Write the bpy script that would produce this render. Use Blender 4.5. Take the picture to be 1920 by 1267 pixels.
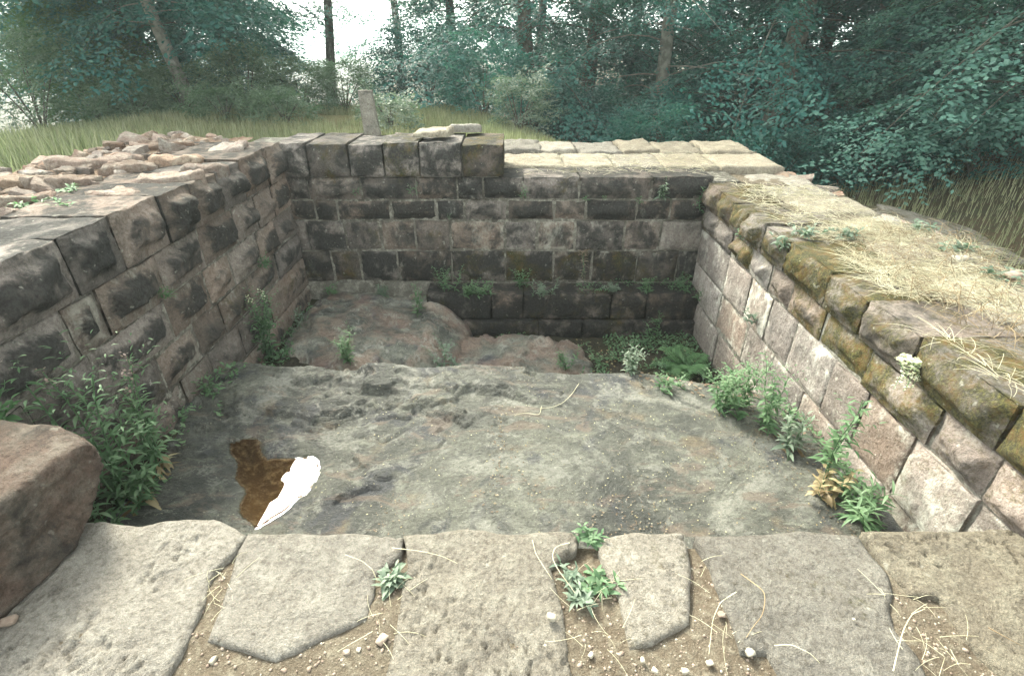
import bpy, bmesh, math, random
import numpy as np
from mathutils import Vector, Matrix
from mathutils.geometry import delaunay_2d_cdt

R = math.radians
for o in list(bpy.data.objects):
    bpy.data.objects.remove(o)
scene = bpy.context.scene
COL = scene.collection

# ------------------------------------------------------------------ camera
EYE = 1.60                      # camera height over the paving
PITCH = R(29.9)
cam = bpy.data.cameras.new('camera')
cam.lens = 18.0
cam.sensor_width = 36.0
cam.clip_start = 0.05
cam.clip_end = 3000
camo = bpy.data.objects.new('camera', cam)
COL.objects.link(camo)
camo.location = (0, 0, EYE)
camo.rotation_euler = (math.pi / 2 - PITCH, 0, 0)
scene.camera = camo

# ------------------------------------------------------------------ sky and sun
SUN_AZ = R(-30.5)                 # from +Y towards -X
SUN_EL = R(42)
world = bpy.data.worlds.new('World')
scene.world = world
world.use_nodes = True
wn = world.node_tree
wn.nodes.clear()
sky = wn.nodes.new('ShaderNodeTexSky')
sky.sky_type = 'NISHITA'
sky.sun_disc = False
sky.sun_elevation = SUN_EL
sky.sun_rotation = SUN_AZ
sky.air_density = 1.0
sky.dust_density = 4.0
sky.ozone_density = 1.0
hs = wn.nodes.new('ShaderNodeHueSaturation')
hs.inputs['Saturation'].default_value = 0.12
tint = wn.nodes.new('ShaderNodeMix')
tint.data_type = 'RGBA'
tint.blend_type = 'MULTIPLY'
tint.inputs[0].default_value = 1.0
tint.inputs[7].default_value = (0.98, 1.0, 0.93, 1)
bg = wn.nodes.new('ShaderNodeBackground')
bg.inputs['Strength'].default_value = 0.15
wo = wn.nodes.new('ShaderNodeOutputWorld')
wn.links.new(sky.outputs[0], hs.inputs['Color'])
wn.links.new(hs.outputs[0], tint.inputs[6])
wn.links.new(tint.outputs[2], bg.inputs['Color'])
wn.links.new(bg.outputs[0], wo.inputs['Surface'])

sl = bpy.data.lights.new('sun', 'SUN')
sl.energy = 1.5
sl.angle = R(12)
sl.color = (1.0, 0.93, 0.74)
so = bpy.data.objects.new('sun', sl)
COL.objects.link(so)
sd = Vector((math.sin(SUN_AZ) * math.cos(SUN_EL), math.cos(SUN_AZ) * math.cos(SUN_EL), math.sin(SUN_EL)))
so.rotation_euler = sd.to_track_quat('Z', 'Y').to_euler()
so.location = sd * 60

scene.render.engine = 'CYCLES'
vs_ = scene.view_settings
vs_.view_transform = 'Standard'
vs_.look = 'None'
vs_.exposure = 2.75
vs_.gamma = 1.0

# ------------------------------------------------------------------ helpers
def P(px, py, x=None, y=None, z=None):
    """point of the place seen at a photograph pixel, on a wall/ground plane"""
    u = (px - 960) / 960.0
    v = (633.5 - py) / 960.0
    d = np.array([u, math.cos(PITCH) + v * math.sin(PITCH), -math.sin(PITCH) + v * math.cos(PITCH)])
    if z is not None:
        t = (z - EYE) / d[2]
    elif x is not None:
        t = x / d[0]
    else:
        t = y / d[1]
    return np.array([0, 0, EYE]) + t * d


def hash3(ix, iy, iz, seed):
    n = (ix * 374761393 + iy * 668265263 + iz * 2147483647 + seed * 1274126177) & 0xffffffff
    n = ((n ^ (n >> 13)) * 1274126177) & 0xffffffff
    n = (n ^ (n >> 16)) & 0xffffffff
    return n / 4294967295.0


def vnoise(p, seed=0):
    p = np.asarray(p, float)
    i = np.floor(p).astype(np.int64)
    f = p - i
    f = f * f * f * (f * (f * 6 - 15) + 10)
    r = 0
    for dx in (0, 1):
        for dy in (0, 1):
            for dz in (0, 1):
                w = (f[:, 0] if dx else 1 - f[:, 0]) * (f[:, 1] if dy else 1 - f[:, 1]) * (f[:, 2] if dz else 1 - f[:, 2])
                r = r + w * hash3(i[:, 0] + dx, i[:, 1] + dy, i[:, 2] + dz, seed)
    return r * 2 - 1


def fbm(p, scale=1.0, octv=4, seed=0, gain=0.5):
    p = np.asarray(p, float) * scale
    a, s, r = 1.0, 0.0, 0.0
    for k in range(octv):
        r = r + a * vnoise(p + 17.3 * k, seed + k * 7)
        s += a
        a *= gain
        p = p * 2.03
    return r / s


def sstep(a, b, x):
    t = np.clip((x - a) / (b - a), 0, 1)
    return t * t * (3 - 2 * t)


def mesh_np(name, verts, faces, smooth=True, attrs=None):
    """faces: int array (n,3|4) or a list of arrays"""
    me = bpy.data.meshes.new(name)
    verts = np.asarray(verts, np.float32)
    fl = faces if isinstance(faces, list) else [faces]
    fl = [np.asarray(f, np.int32) for f in fl if len(f)]
    nl = sum(f.size for f in fl)
    nf = sum(len(f) for f in fl)
    me.vertices.add(len(verts))
    me.vertices.foreach_set('co', verts.ravel())
    me.loops.add(nl)
    me.loops.foreach_set('vertex_index', np.concatenate([f.ravel() for f in fl]))
    me.polygons.add(nf)
    tot = np.concatenate([np.full(len(f), f.shape[1], np.int32) for f in fl])
    st = np.concatenate([[0], np.cumsum(tot)[:-1]]).astype(np.int32)
    me.polygons.foreach_set('loop_start', st)
    me.polygons.foreach_set('loop_total', tot)
    me.polygons.foreach_set('use_smooth', np.full(nf, smooth))
    if attrs:
        for k, (dom, val) in attrs.items():
            at = me.attributes.new(k, 'FLOAT', dom)
            at.data.foreach_set('value', np.asarray(val, np.float32))
    me.update(calc_edges=True)
    me.validate()
    return me


def link(name, me, mat=None, parent=None, loc=None):
    o = bpy.data.objects.new(name, me)
    COL.objects.link(o)
    if mat and me and not me.materials:
        me.materials.append(mat)
    if parent:
        o.parent = parent
    if loc is not None:
        o.location = loc
    return o


def tag(o, label=None, cat=None, group=None, kind=None):
    if label: o['label'] = label
    if cat: o['category'] = cat
    if group: o['group'] = group
    if kind: o['kind'] = kind
    return o


def thing(name, label, cat, loc=(0, 0, 0), group=None, rz=0.0):
    o = bpy.data.objects.new(name, None)
    COL.objects.link(o)
    o.location = loc
    o.rotation_euler = (0, 0, rz)
    o.empty_display_size = 0.1
    return tag(o, label, cat, group)


def centred(verts):
    c = (verts.min(0) + verts.max(0)) / 2
    return verts - c, c


class Acc:
    """collects verts + faces of one mesh"""
    def __init__(s):
        s.v, s.q, s.t, s.n = [], [], [], 0
        s.rq, s.rt = [], []
    def add(s, v, q=None, t=None, rnd=0.5):
        v = np.asarray(v, float)
        s.v.append(v)
        if q is not None and len(q):
            q = np.asarray(q); s.q.append(q + s.n); s.rq.append(np.broadcast_to(rnd, (len(q),)))
        if t is not None and len(t):
            t = np.asarray(t); s.t.append(t + s.n); s.rt.append(np.broadcast_to(rnd, (len(t),)))
        s.n += len(v)
    def tube(s, pts, rad, sides=5, rnd=0.5, cap=True):
        pts = np.asarray(pts, float)
        n = len(pts)
        rad = np.broadcast_to(np.asarray(rad, float), (n,))
        tg = np.gradient(pts, axis=0)
        tg /= np.linalg.norm(tg, axis=1)[:, None] + 1e-9
        ref = np.array([0.31, 0.17, 0.93]) if abs(tg[0, 2]) < 0.8 else np.array([0.93, 0.3, 0.1])
        a = np.cross(tg, ref); a /= np.linalg.norm(a, axis=1)[:, None] + 1e-9
        b = np.cross(tg, a)
        th = np.arange(sides) / sides * 2 * math.pi
        ring = a[:, None, :] * np.cos(th)[None, :, None] + b[:, None, :] * np.sin(th)[None, :, None]
        v = (pts[:, None, :] + ring * rad[:, None, None]).reshape(-1, 3)
        i = np.arange(n - 1)[:, None] * sides + np.arange(sides)[None]
        j = np.arange(n - 1)[:, None] * sides + (np.arange(sides)[None] + 1) % sides
        q = np.stack([i, j, j + sides, i + sides], -1).reshape(-1, 4)
        s.add(v, q=q, rnd=rnd)
    def mesh(s, name, smooth=True):
        v = np.concatenate(s.v)
        fl, rr = [], []
        if s.q: fl.append(np.concatenate(s.q)); rr.append(np.concatenate(s.rq))
        if s.t: fl.append(np.concatenate(s.t)); rr.append(np.concatenate(s.rt))
        return mesh_np(name, v, fl, smooth, {'rnd': ('FACE', np.concatenate(rr))})


# ------------------------------------------------------------------ materials
class NT:
    def __init__(s, name):
        s.m = bpy.data.materials.new(name)
        s.m.use_nodes = True
        s.t = s.m.node_tree
        s.t.nodes.clear()
        s.out = s.n('ShaderNodeOutputMaterial')
    def n(s, typ, **kw):
        nd = s.t.nodes.new(typ)
        for k, v in kw.items():
            setattr(nd, k, v)
        return nd
    def l(s, a, b):
        s.t.links.new(a, b)
    def val(s, sock, v):
        if hasattr(v, 'links') or isinstance(v, bpy.types.NodeSocket):
            s.l(v, sock)
        else:
            if isinstance(v, (tuple, list)) and len(v) == 3 and sock.type == 'RGBA':
                v = (*v, 1)
            sock.default_value = v
    def noise(s, vec, scale, detail=4, rough=0.55, dist=0.0, stretch=None):
        if stretch is not None:
            mp = s.n('ShaderNodeMapping')
            mp.inputs['Scale'].default_value = stretch
            s.l(vec, mp.inputs[0])
            vec = mp.outputs[0]
        nd = s.n('ShaderNodeTexNoise')
        s.l(vec, nd.inputs['Vector'])
        nd.inputs['Scale'].default_value = scale
        nd.inputs['Detail'].default_value = detail
        nd.inputs['Roughness'].default_value = rough
        nd.inputs['Distortion'].default_value = dist
        return nd.outputs[0]
    def ramp(s, x, a, b, va=0.0, vb=1.0, clamp=True):
        nd = s.n('ShaderNodeMapRange')
        nd.interpolation_type = 'SMOOTHSTEP'
        s.val(nd.inputs[0], x)
        for i, q in zip((1, 2, 3, 4), (a, b, va, vb)):
            s.val(nd.inputs[i], q)
        return nd.outputs[0]
    def math(s, op, a, b=0.0, clamp=False):
        nd = s.n('ShaderNodeMath', operation=op, use_clamp=clamp)
        s.val(nd.inputs[0], a)
        s.val(nd.inputs[1], b)
        return nd.outputs[0]
    def mix(s, f, a, b, blend='MIX'):
        nd = s.n('ShaderNodeMix', data_type='RGBA', blend_type=blend)
        s.val(nd.inputs[0], f)
        s.val(nd.inputs[6], a)
        s.val(nd.inputs[7], b)
        return nd.outputs[2]
    def bump(s, h, strength, dist, normal=None):
        nd = s.n('ShaderNodeBump')
        nd.inputs['Strength'].default_value = strength
        nd.inputs['Distance'].default_value = dist
        s.l(h, nd.inputs['Height'])
        if normal is not None:
            s.l(normal, nd.inputs['Normal'])
        return nd.outputs[0]
    def principled(s, col, rough=0.9, normal=None, spec=0.25, **kw):
        b = s.n('ShaderNodeBsdfPrincipled')
        s.val(b.inputs['Base Color'], col)
        s.val(b.inputs['Roughness'], rough)
        b.inputs['Specular IOR Level'].default_value = spec
        if normal is not None:
            s.l(normal, b.inputs['Normal'])
        for k, v in kw.items():
            s.val(b.inputs[k], v)
        s.l(b.outputs[0], s.out.inputs['Surface'])
        return b


def mat_stone(name, c1, c2, c3, grain=1.25, attr=True, moss=True):
    """weathered sandstone; object colour = (black crust, moss, lime, brightness)"""
    k = NT(name)
    geo = k.n('ShaderNodeNewGeometry')
    pos = geo.outputs['Position']
    oi = k.n('ShaderNodeObjectInfo')
    sep = k.n('ShaderNodeSeparateColor')
    k.l(oi.outputs['Color'], sep.inputs[0])
    crust_p, moss_p, lime_p, bri = sep.outputs[0], sep.outputs[1], sep.outputs[2], oi.outputs['Alpha']
    big = k.noise(pos, 2.1, 5, 0.6)
    mid = k.noise(pos, 9.0, 6, 0.65, 0.3)
    fine = k.noise(pos, 55.0, 5, 0.7)
    grit = k.noise(pos, 230.0, 3, 0.6)
    base = k.mix(k.ramp(big, .35, .65), c1, c2)
    base = k.mix(k.ramp(mid, .42, .72), base, c3)
    rnd = oi.outputs['Random']
    hsv = k.n('ShaderNodeHueSaturation')
    k.l(base, hsv.inputs['Color'])
    k.l(k.ramp(rnd, 0, 1, .75, 1.25), hsv.inputs['Value'])
    k.l(k.ramp(k.math('FRACT', k.math('MULTIPLY', rnd, 7.31)), 0, 1, .6, 1.25), hsv.inputs['Saturation'])
    base = hsv.outputs[0]
    base = k.mix(k.math('MULTIPLY', k.ramp(fine, .42, .68), .75), base, (0.5, 0.48, 0.45), 'MULTIPLY')
    base = k.mix(k.math('MULTIPLY', k.ramp(k.noise(pos, 24, 5, .7, .3), .56, .72), .7), base, (0.42, 0.4, 0.37), 'MULTIPLY')
    base = k.mix(k.math('MULTIPLY', k.ramp(grit, .45, .65), .6), base, (1.6, 1.55, 1.45), 'MULTIPLY')
    # dark biological crust
    ca = k.math('MULTIPLY', crust_p, 1.0)
    if attr:
        at_ = k.n('ShaderNodeAttribute', attribute_name='crust')
        atv = k.math('ADD', at_.outputs['Fac'], k.math('MULTIPLY', k.math('SUBTRACT', k.noise(pos, 6.5, 5, .65, .5), .5), 2.6), True)
        ca = k.math('MULTIPLY', crust_p, k.ramp(atv, 0, .9, .42, 1.0))
    cn = k.math('ADD', k.math('MULTIPLY', k.noise(pos, 4.3, 7, .68, .4), 1.0), k.math('MULTIPLY', mid, .35))
    cm = k.ramp(k.math('ADD', cn, k.math('MULTIPLY', ca, .5)), .82, 1.12)
    crust_c = k.mix(k.ramp(fine, .35, .7), (.012, .012, .0115), (.045, .046, .043))
    base = k.mix(k.math('MULTIPLY', cm, .93), base, crust_c)
    # lime wash streaks
    ln = k.noise(pos, 2.6, 7, .7, .6, stretch=(2.0, 2.0, .75))
    ln2 = k.noise(pos, 17.0, 5, .7, 0.2, stretch=(1, 1, .6))
    ls = k.math('ADD', k.math('MULTIPLY', ln, .7), k.math('MULTIPLY', ln2, .45))
    lp_ = k.math('MULTIPLY', lime_p, .5)
    if attr:
        lp_ = k.math('MULTIPLY', lime_p, k.ramp(atv, 0, .6, .72, .42))
    lm = k.ramp(k.math('ADD', ls, lp_), .80, 1.06)
    base = k.mix(k.math('MULTIPLY', lm, .8), base, k.mix(fine, (.26, .26, .225), (.44, .435, .38)))
    # moss and ochre lichen
    if moss:
        mn = k.math('ADD', k.math('MULTIPLY', k.noise(pos, 5.0, 6, .65, .5), .8), k.math('MULTIPLY', fine, .25))
        mm = k.ramp(k.math('ADD', mn, k.math('MULTIPLY', moss_p, .55)), .78, 1.0)
        mc = k.mix(k.ramp(k.noise(pos, 14, 4, .6), .42, .66), (.024, .025, .008), (.105, .062, .018))
        mc = k.mix(k.ramp(k.noise(pos, 90, 3, .6), .4, .7), mc, (.09, .085, .022))
        base = k.mix(k.math('MULTIPLY', mm, .9), base, mc)
    # pale lichen dots
    lich = k.ramp(k.noise(pos, 26, 3, .5), .66, .73)
    base = k.mix(k.math('MULTIPLY', lich, .35), base, (.42, .42, .36))
    br = k.n('ShaderNodeHueSaturation')
    k.l(base, br.inputs['Color'])
    k.l(bri, br.inputs['Value'])
    h = k.math('ADD', k.math('MULTIPLY', mid, .7), k.math('ADD', k.math('MULTIPLY', fine, .35), k.math('MULTIPLY', grit, .12)))
    nrm = k.bump(h, .9 * grain, .035)
    k.principled(br.outputs[0], .92, nrm, .2)
    return k.m


M = {}
M['wall'] = mat_stone('wall_sandstone', (.155, .125, .108), (.135, .118, .104), (.215, .185, .165))
M['top'] = mat_stone('worn_sandstone', (.205, .184, .148), (.178, .16, .131), (.262, .245, .20))
M['red'] = mat_stone('red_rubble', (.155, .11, .09), (.19, .15, .122), (.26, .23, .195), attr=False)


def mat_bedrock(name, grey=1.0, red=0.0):
    k = NT(name)
    geo = k.n('ShaderNodeNewGeometry')
    pos = geo.outputs['Position']
    big = k.noise(pos, 1.0, 6, .6, .6)
    mid = k.noise(pos, 5.5, 7, .66, .6, stretch=(1, 1.6, 1))
    fine = k.noise(pos, 42, 6, .7)
    grit = k.noise(pos, 210, 3, .6)
    c = k.mix(k.ramp(big, .38, .60), (.042, .045, .040), (.105, .108, .09))
    c = k.mix(k.math('MULTIPLY', k.ramp(mid, .50, .68), .6), c, (.18, .185, .15))
    c = k.mix(k.ramp(k.noise(pos, 2.2, 6, .64, .8), .53, .64), c, (.042, .045, .05))
    c = k.mix(k.math('MULTIPLY', k.ramp(k.noise(pos, 1.1, 7, .64, 1.1), .52, .64), .8), c, (.235, .235, .205))
    if red:
        c = k.mix(k.math('MULTIPLY', k.ramp(k.noise(pos, 2.6, 5, .6, .3), .42, .62), red), c, (.21, .135, .105))
    else:
        c = k.mix(k.math('MULTIPLY', k.ramp(k.noise(pos, 3.1, 6, .62, .3), .58, .7), .5), c, (.17, .125, .075))
    c = k.mix(k.math('MULTIPLY', k.ramp(fine, .42, .66), .7), c, (.45, .45, .44), 'MULTIPLY')
    c = k.mix(k.math('MULTIPLY', k.ramp(grit, .5, .68), .7), c, (1.7, 1.68, 1.55), 'MULTIPLY')
    mot = k.noise(pos, 7.5, 10, .78, .5)
    c = k.mix(k.math('MULTIPLY', k.ramp(mot, .53, .61), .7), c, (.20, .20, .176))
    c = k.mix(k.math('MULTIPLY', k.ramp(k.noise(pos, 2.4, 8, .7, 1.2, stretch=(.8, 2.2, 1)), .55, .62), .6), c, (.15, .115, .09))
    dk = k.ramp(k.noise(pos, 13, 6, .7, .4), .52, .70)
    c = k.mix(k.math('MULTIPLY', dk, .6), c, (.03, .031, .029))
    spk = k.ramp(k.noise(pos, 75, 2, .5), .68, .75)
    c = k.mix(k.math('MULTIPLY', spk, .7), c, (.36, .36, .27))
    br = k.n('ShaderNodeHueSaturation')
    br.inputs['Value'].default_value = grey
    k.l(c, br.inputs['Color'])
    h = k.math('ADD', k.math('MULTIPLY', mid, .7), k.math('ADD', k.math('MULTIPLY', fine, .5), k.math('MULTIPLY', grit, .12)))
    nrm = k.bump(h, 1.0, .045)
    k.principled(br.outputs[0], k.ramp(big, .4, .6, .5, .8), nrm, .4)
    return k.m


M['bedrock'] = mat_bedrock('bedrock', .84)
M['outcrop'] = mat_bedrock('outcrop', 1.3, .5)


def mat_soil(name, a, b, c, sc=1.0):
    k = NT(name)
    pos = k.n('ShaderNodeNewGeometry').outputs['Position']
    n1 = k.noise(pos, 3 * sc, 5, .6)
    n2 = k.noise(pos, 30 * sc, 6, .7)
    n3 = k.noise(pos, 160 * sc, 4, .7)
    col = k.mix(k.ramp(n1, .35, .65), a, b)
    col = k.mix(k.ramp(n2, .45, .7), col, c)
    col = k.mix(k.math('MULTIPLY', k.ramp(n3, .3, .7), .55), col, (.45, .43, .4), 'MULTIPLY')
    h = k.math('ADD', n2, k.math('MULTIPLY', n3, .5))
    k.principled(col, .95, k.bump(h, .9, .03), .15)
    return k.m


M['sand'] = mat_soil('sandy_soil', (.125, .10, .072), (.165, .14, .105), (.24, .215, .165))
M['redsoil'] = mat_soil('red_soil', (.20, .13, .095), (.25, .18, .13), (.33, .27, .2))
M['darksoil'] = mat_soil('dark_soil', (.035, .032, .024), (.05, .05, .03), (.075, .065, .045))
def mat_ground():
    k = NT('hill_ground')
    pos = k.n('ShaderNodeNewGeometry').outputs['Position']
    sp = k.n('ShaderNodeSeparateXYZ'); k.l(pos, sp.inputs[0])
    n1 = k.noise(pos, 1.1, 5, .6); n2 = k.noise(pos, 12, 6, .7); n3 = k.noise(pos, 60, 4, .7)
    fl = k.mix(k.ramp(n1, .35, .65), (.05, .046, .03), (.095, .072, .045))
    fl = k.mix(k.ramp(n2, .48, .68), fl, (.06, .075, .035))
    gr = k.mix(k.ramp(n1, .35, .65), (.13, .14, .065), (.22, .20, .105))
    gr = k.mix(k.ramp(n2, .45, .7), gr, (.27, .25, .14))
    xw = k.math('ADD', sp.outputs[0], k.math('MULTIPLY', n1, 2.0))
    yw = k.math('ADD', sp.outputs[1], k.math('MULTIPLY', n1, 3.0))
    m = k.math('MULTIPLY', k.ramp(xw, 3.0, 1.6), k.ramp(yw, 17.5, 14.5))
    c = k.mix(m, fl, gr)
    c = k.mix(k.math('MULTIPLY', k.ramp(n3, .3, .7), .5), c, (.45, .43, .4), 'MULTIPLY')
    k.principled(c, .95, k.bump(k.math('ADD', n2, n3), .9, .05), .1)
    return k.m
M['forest'] = mat_ground()
M['mortar'] = mat_soil('mortar', (.09, .084, .07), (.22, .21, .18), (.38, .37, .32), .55)


def mat_plain(name, c1, c2, rough=.9, sc=30, bump=.4):
    k = NT(name)
    pos = k.n('ShaderNodeNewGeometry').outputs['Position']
    n = k.noise(pos, sc, 5, .65)
    k.principled(k.mix(k.ramp(n, .35, .65), c1, c2), rough, k.bump(n, bump, .01), .2)
    return k.m


M['pebble'] = mat_plain('pebble', (.24, .22, .175), (.36, .335, .275))
M['pebble_dark'] = mat_plain('pebble_dark', (.19, .145, .115), (.28, .23, .185))
M['straw'] = mat_plain('straw', (.36, .335, .225), (.50, .475, .35), .7, 9, .1)
M['straw_brown'] = mat_plain('straw_brown', (.17, .125, .075), (.27, .215, .135), .8, 9, .1)
M['post'] = mat_stone('post_stone', (.22, .205, .18), (.27, .25, .22), (.33, .32, .28), attr=False)
M['bark'] = mat_plain('bark', (.050, .048, .038), (.115, .11, .09), .95, 11, .8)
M['bark_pale'] = mat_plain('bark_pale', (.15, .145, .12), (.27, .26, .225), .95, 8, .5)


def mat_leaf(name, c1, c2, c3, trans=.35, rough=.55):
    k = NT(name)
    at = k.n('ShaderNodeAttribute', attribute_name='rnd')
    pos = k.n('ShaderNodeNewGeometry').outputs['Position']
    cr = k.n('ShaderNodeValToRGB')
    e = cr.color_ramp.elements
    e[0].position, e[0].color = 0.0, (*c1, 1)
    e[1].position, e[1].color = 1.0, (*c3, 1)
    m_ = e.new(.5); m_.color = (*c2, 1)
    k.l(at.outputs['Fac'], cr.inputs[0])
    col = k.mix(k.math('MULTIPLY', k.ramp(k.noise(pos, .55, 3, .6), .35, .65), .6), cr.outputs[0], (.66, .74, .78), 'MULTIPLY')
    b = k.n('ShaderNodeBsdfPrincipled')
    k.l(col, b.inputs['Base Color'])
    b.inputs['Roughness'].default_value = rough
    b.inputs['Specular IOR Level'].default_value = .35
    t = k.n('ShaderNodeBsdfTranslucent')
    tc = k.mix(1.0, col, (.85, 1.15, .85), 'MULTIPLY')
    k.l(tc, t.inputs['Color'])
    mx = k.n('ShaderNodeMixShader')
    mx.inputs[0].default_value = trans
    k.l(b.outputs[0], mx.inputs[1])
    k.l(t.outputs[0], mx.inputs[2])
    k.l(mx.outputs[0], k.out.inputs['Surface'])
    return k.m


M['leaf'] = mat_leaf('beech_leaf', (.026, .118, .106), (.048, .17, .146), (.11, .23, .18), .4)
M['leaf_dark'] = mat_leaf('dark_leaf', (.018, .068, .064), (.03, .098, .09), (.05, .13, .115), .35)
M['leaf_near'] = mat_leaf('near_leaf', (.045, .13, .108), (.08, .18, .145), (.13, .24, .185), .35)
M['leaf_bright'] = mat_leaf('sapling_leaf', (.06, .12, .05), (.09, .16, .065), (.14, .21, .09), .4)
M['weed'] = mat_leaf('weed_leaf', (.07, .14, .065), (.115, .20, .10), (.18, .26, .145), .4)
M['weed_grey'] = mat_leaf('weed_greygreen', (.10, .145, .10), (.145, .19, .135), (.20, .24, .18), .3)
M['fern'] = mat_leaf('fern_leaf', (.07, .15, .06), (.10, .20, .08), (.14, .24, .11), .35)
M['flower_pink'] = mat_leaf('flower_pink', (.30, .22, .17), (.42, .30, .27), (.5, .4, .36), .3)
M['flower_white'] = mat_leaf('flower_white', (.55, .55, .36), (.65, .64, .44), (.7, .69, .55), .3)
M['grass'] = mat_leaf('meadow_grass', (.15, .16, .085), (.26, .25, .145), (.38, .355, .22), .35)
M['dry'] = mat_leaf('dry_leaf', (.16, .11, .055), (.26, .20, .11), (.34, .29, .17), .3)
M['shrub'] = mat_leaf('shrub_leaf', (.085, .135, .085), (.13, .185, .115), (.19, .24, .155), .35)
M['dead_leaf'] = mat_leaf('dead_leaf', (.15, .095, .06), (.23, .165, .115), (.32, .25, .19), .3)

rng = np.random.default_rng(11)
random.seed(11)

# ------------------------------------------------------------------ terrain
PUX = (-3.75, 3.05)            # outer faces of the ruin
def ground_z(x, y):
    x = np.asarray(x, float); y = np.asarray(y, float)
    d = np.hypot(x, y)
    left = .36 + 0 * x
    # plateau behind the ruin falls away beyond 11 m
    z = left - .105 * np.clip(y - 10.5, 0, 40) - .16 * np.clip(-x - 7.5, 0, 30)
    # right hand hollow and bank
    w = sstep(.2, 4.2, x + .25 * (y - 6))
    zr = -.35 - .16 * np.clip(y - 6.5, 0, 6) + .26 * np.clip(x - 5.2, 0, 6) - .05 * np.clip(y - 13, 0, 30)
    z = z * (1 - w) + zr * w
    # hidden under the paving and in front of it
    wf = sstep(1.9, 1.2, y) * sstep(-3.9, -3.2, x) * sstep(3.7, 3.0, x)
    z = z * (1 - wf) - .12 * wf
    p = np.stack([x, y, 0 * x], -1).reshape(-1, 3)
    z = z + (fbm(p, .35, 4, 3) * .22 * sstep(6.5, 9, np.hypot(x, y - 2)).ravel()).reshape(z.shape)
    z = np.maximum(z, -14 + 0 * z)
    # hollow of the cellar
    ins = sstep(-3.2, -2.75, x) * sstep(2.75, 2.4, x) * sstep(6.4, 5.9, y) * sstep(.2, .8, y)
    return z * (1 - ins) - 2.2 * ins


def axis(lo, hi, fine_lo, fine_hi, step, growth=1.22):
    a = list(np.arange(fine_lo, fine_hi + 1e-6, step))
    s = step
    while a[-1] < hi:
        s *= growth; a.append(a[-1] + s)
    s = step; b = []
    x = fine_lo
    while x > lo:
        s *= growth; x -= s; b.append(x)
    return np.array(b[::-1] + a)


def grid_faces(nx, ny):
    i = (np.arange(ny - 1)[:, None] * nx + np.arange(nx - 1)[None]).ravel()
    return np.stack([i, i + 1, i + nx + 1, i + nx], -1)


gx = axis(-700, 700, -14, 14, .25)
gy = axis(-300, 800, -2, 20, .25)
GX, GY = np.meshgrid(gx, gy)
GZ = ground_z(GX, GY)
me = mesh_np('ground', np.stack([GX, GY, GZ], -1).reshape(-1, 3), grid_faces(len(gx), len(gy)))
tag(link('ground', me, M['forest']), kind='structure')

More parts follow.
